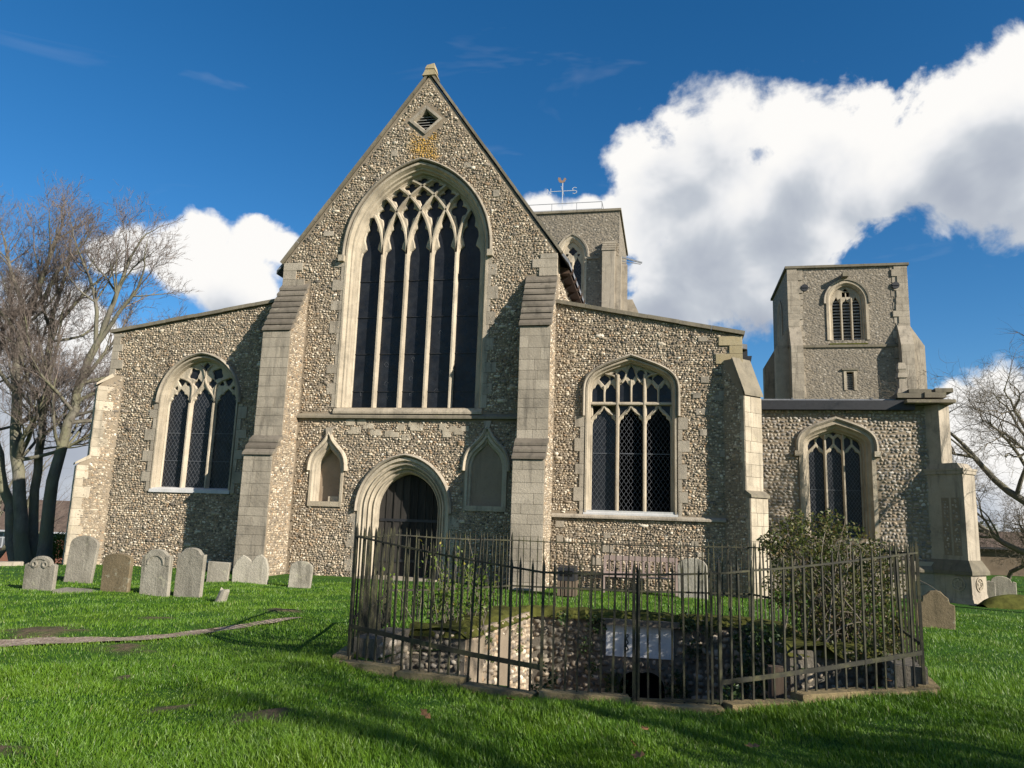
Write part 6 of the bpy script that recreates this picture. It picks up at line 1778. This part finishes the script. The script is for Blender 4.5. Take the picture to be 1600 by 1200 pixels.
# ------------------------------------------------------------------ fallen leaves
lf = [(0, 0, 0), (.3, .22, .06), (.45, .10, .02), (.7, .26, .10), (.85, .08, .05), (1.1, 0, .12), (.85, -.08, .05), (.7, -.26, .10), (.45, -.10, .02), (.3, -.22, .06)]
lm = mesh('fallen_leaf', [(x*.11, y*.13, z*.14) for x, y, z in lf], [tuple(range(10))]); lm.materials.append(MATS['dead_leaf'])
for px, py in ((990, 1181), (1008, 1196), (1188, 1172), (1012, 1156), (1387, 1087), (1394, 1089), (1126, 1122), (790, 1105), (672, 1140)):
    P = on_z(px, py, 0); o = bpy.data.objects.new('fallen_leaf', lm); COL.objects.link(o); o.location = (P[0], P[1], float(gz(P[0], P[1]))+.075); o.rotation_euler = (rnd.uniform(-.9, .2), rnd.uniform(-.5, .5), rnd.uniform(0, 6)); tag(o, 'curled brown fallen leaf lying on the grass', 'leaf', 'fallen leaves on the near lawn')

# ------------------------------------------------------------------ grass
def build_grass():
    rg = np.random.default_rng(14)
    def nz(x, y, s, ph):   # cheap smooth noise
        return (np.sin(x*s+ph)*np.sin(y*s*1.1+ph*1.7)+np.sin(x*s*.53-y*s*.71+ph*2.3)+.6*np.sin(x*s*1.9+y*s*1.6+ph))/2.6
    foot = [rect(-12.4, -3.2, 20.5, 24), rect(-18.6, 8.4, 21.9, 30)]
    FENCE = np.array([(-3.45, 8.05), (-1.2, 7.42), (.47, 7.70), (2.68, 8.85), (2.55, 9.9), (1.7, 12.4), (-2.6, 12.5), (-3.2, 9.5)])
    def scatter(n, r0, r1, hmin, hmax, wid, seg):
        # density falls with distance so that blades keep about the same spacing in the picture
        an = rg.uniform(math.radians(-50), math.radians(27), n); R_ = r0*(r1/r0)**rg.random(n)
        x, y = R_*np.sin(an), R_*np.cos(an)
        ok = ~inside(np.stack([x, y], 1), np.array(PIT)) & ~inside(np.stack([x, y], 1), FENCE)
        for f in foot: ok &= ~inside(np.stack([x, y], 1), f)
        pd = path_dist(x, y); ok &= pd > rg.normal(-0.01, .06, n)+.05*nz(x, y, 5.0, .7)
        ok &= rg.random(n) > bare_amt(x, y)*.96
        x, y, R_ = x[ok], y[ok], R_[ok]; n = len(x)
        tuft = np.clip(.5+.5*nz(x, y, 2.3, .4)+.35*nz(x, y, 7.1, 1.9), 0, 1.3)
        h = (hmin+(hmax-hmin)*tuft*rg.uniform(.35, 1.0, n))
        worn = smooth(0.0, .5, path_dist(x, y)); h *= .5+.5*worn
        fx, fy = x+.4, y-10.5; h *= 1+.15*np.exp(-((np.hypot(fx/3.4, fy/3.3)-1)/.10)**2)   # longer against the kerb
        az = rg.uniform(0, 2*np.pi, n); lean = rg.uniform(.15, .75, n)*h; comb = nz(x, y, 1.3, 3.1)*2.5; lx = lean*np.cos(az*.7+comb); ly = lean*np.sin(az*.7+comb)
        z = gz(x, y)-.01
        w = wid*rg.uniform(.6, 1.3, n)*(R_/r0)**.75
        a2 = rg.uniform(0, np.pi, n); wx, wy = np.cos(a2)*w/2, np.sin(a2)*w/2
        if seg == 2:
            V = np.stack([np.stack([x-wx, y-wy, z], 1), np.stack([x+wx, y+wy, z], 1), np.stack([x+wx*.8+lx*.35, y+wy*.8+ly*.35, z+h*.6], 1), np.stack([x-wx*.8+lx*.35, y-wy*.8+ly*.35, z+h*.6], 1), np.stack([x+lx, y+ly, z+h*.95], 1)], 1)
            T = np.array([(0, 1, 2), (0, 2, 3), (3, 2, 4)]); k = 5
        else:
            V = np.stack([np.stack([x-wx, y-wy, z], 1), np.stack([x+wx, y+wy, z], 1), np.stack([x+lx, y+ly, z+h], 1)], 1); T = np.array([(0, 1, 2)]); k = 3
        Fi = (T[None]+(np.arange(n)*k)[:, None, None]).reshape(-1, 3)
        return V.reshape(-1, 3), Fi
    parts = [scatter(230000, 4.6, 9.5, .022, .115, .0050, 2), scatter(190000, 8.5, 21.5, .03, .085, .009, 1), scatter(40000, 18, 45, .04, .09, .016, 1)]
    b = 0; V = []; Fi = []
    for v, f in parts: V.append(v); Fi.append(f+b); b += len(v)
    o = obj('grass', np_mesh('grass', np.concatenate(V), np.concatenate(Fi), True), 'grass_blade'); o['kind'] = 'stuff'; o['label'] = 'long lush green grass of the churchyard'
build_grass()
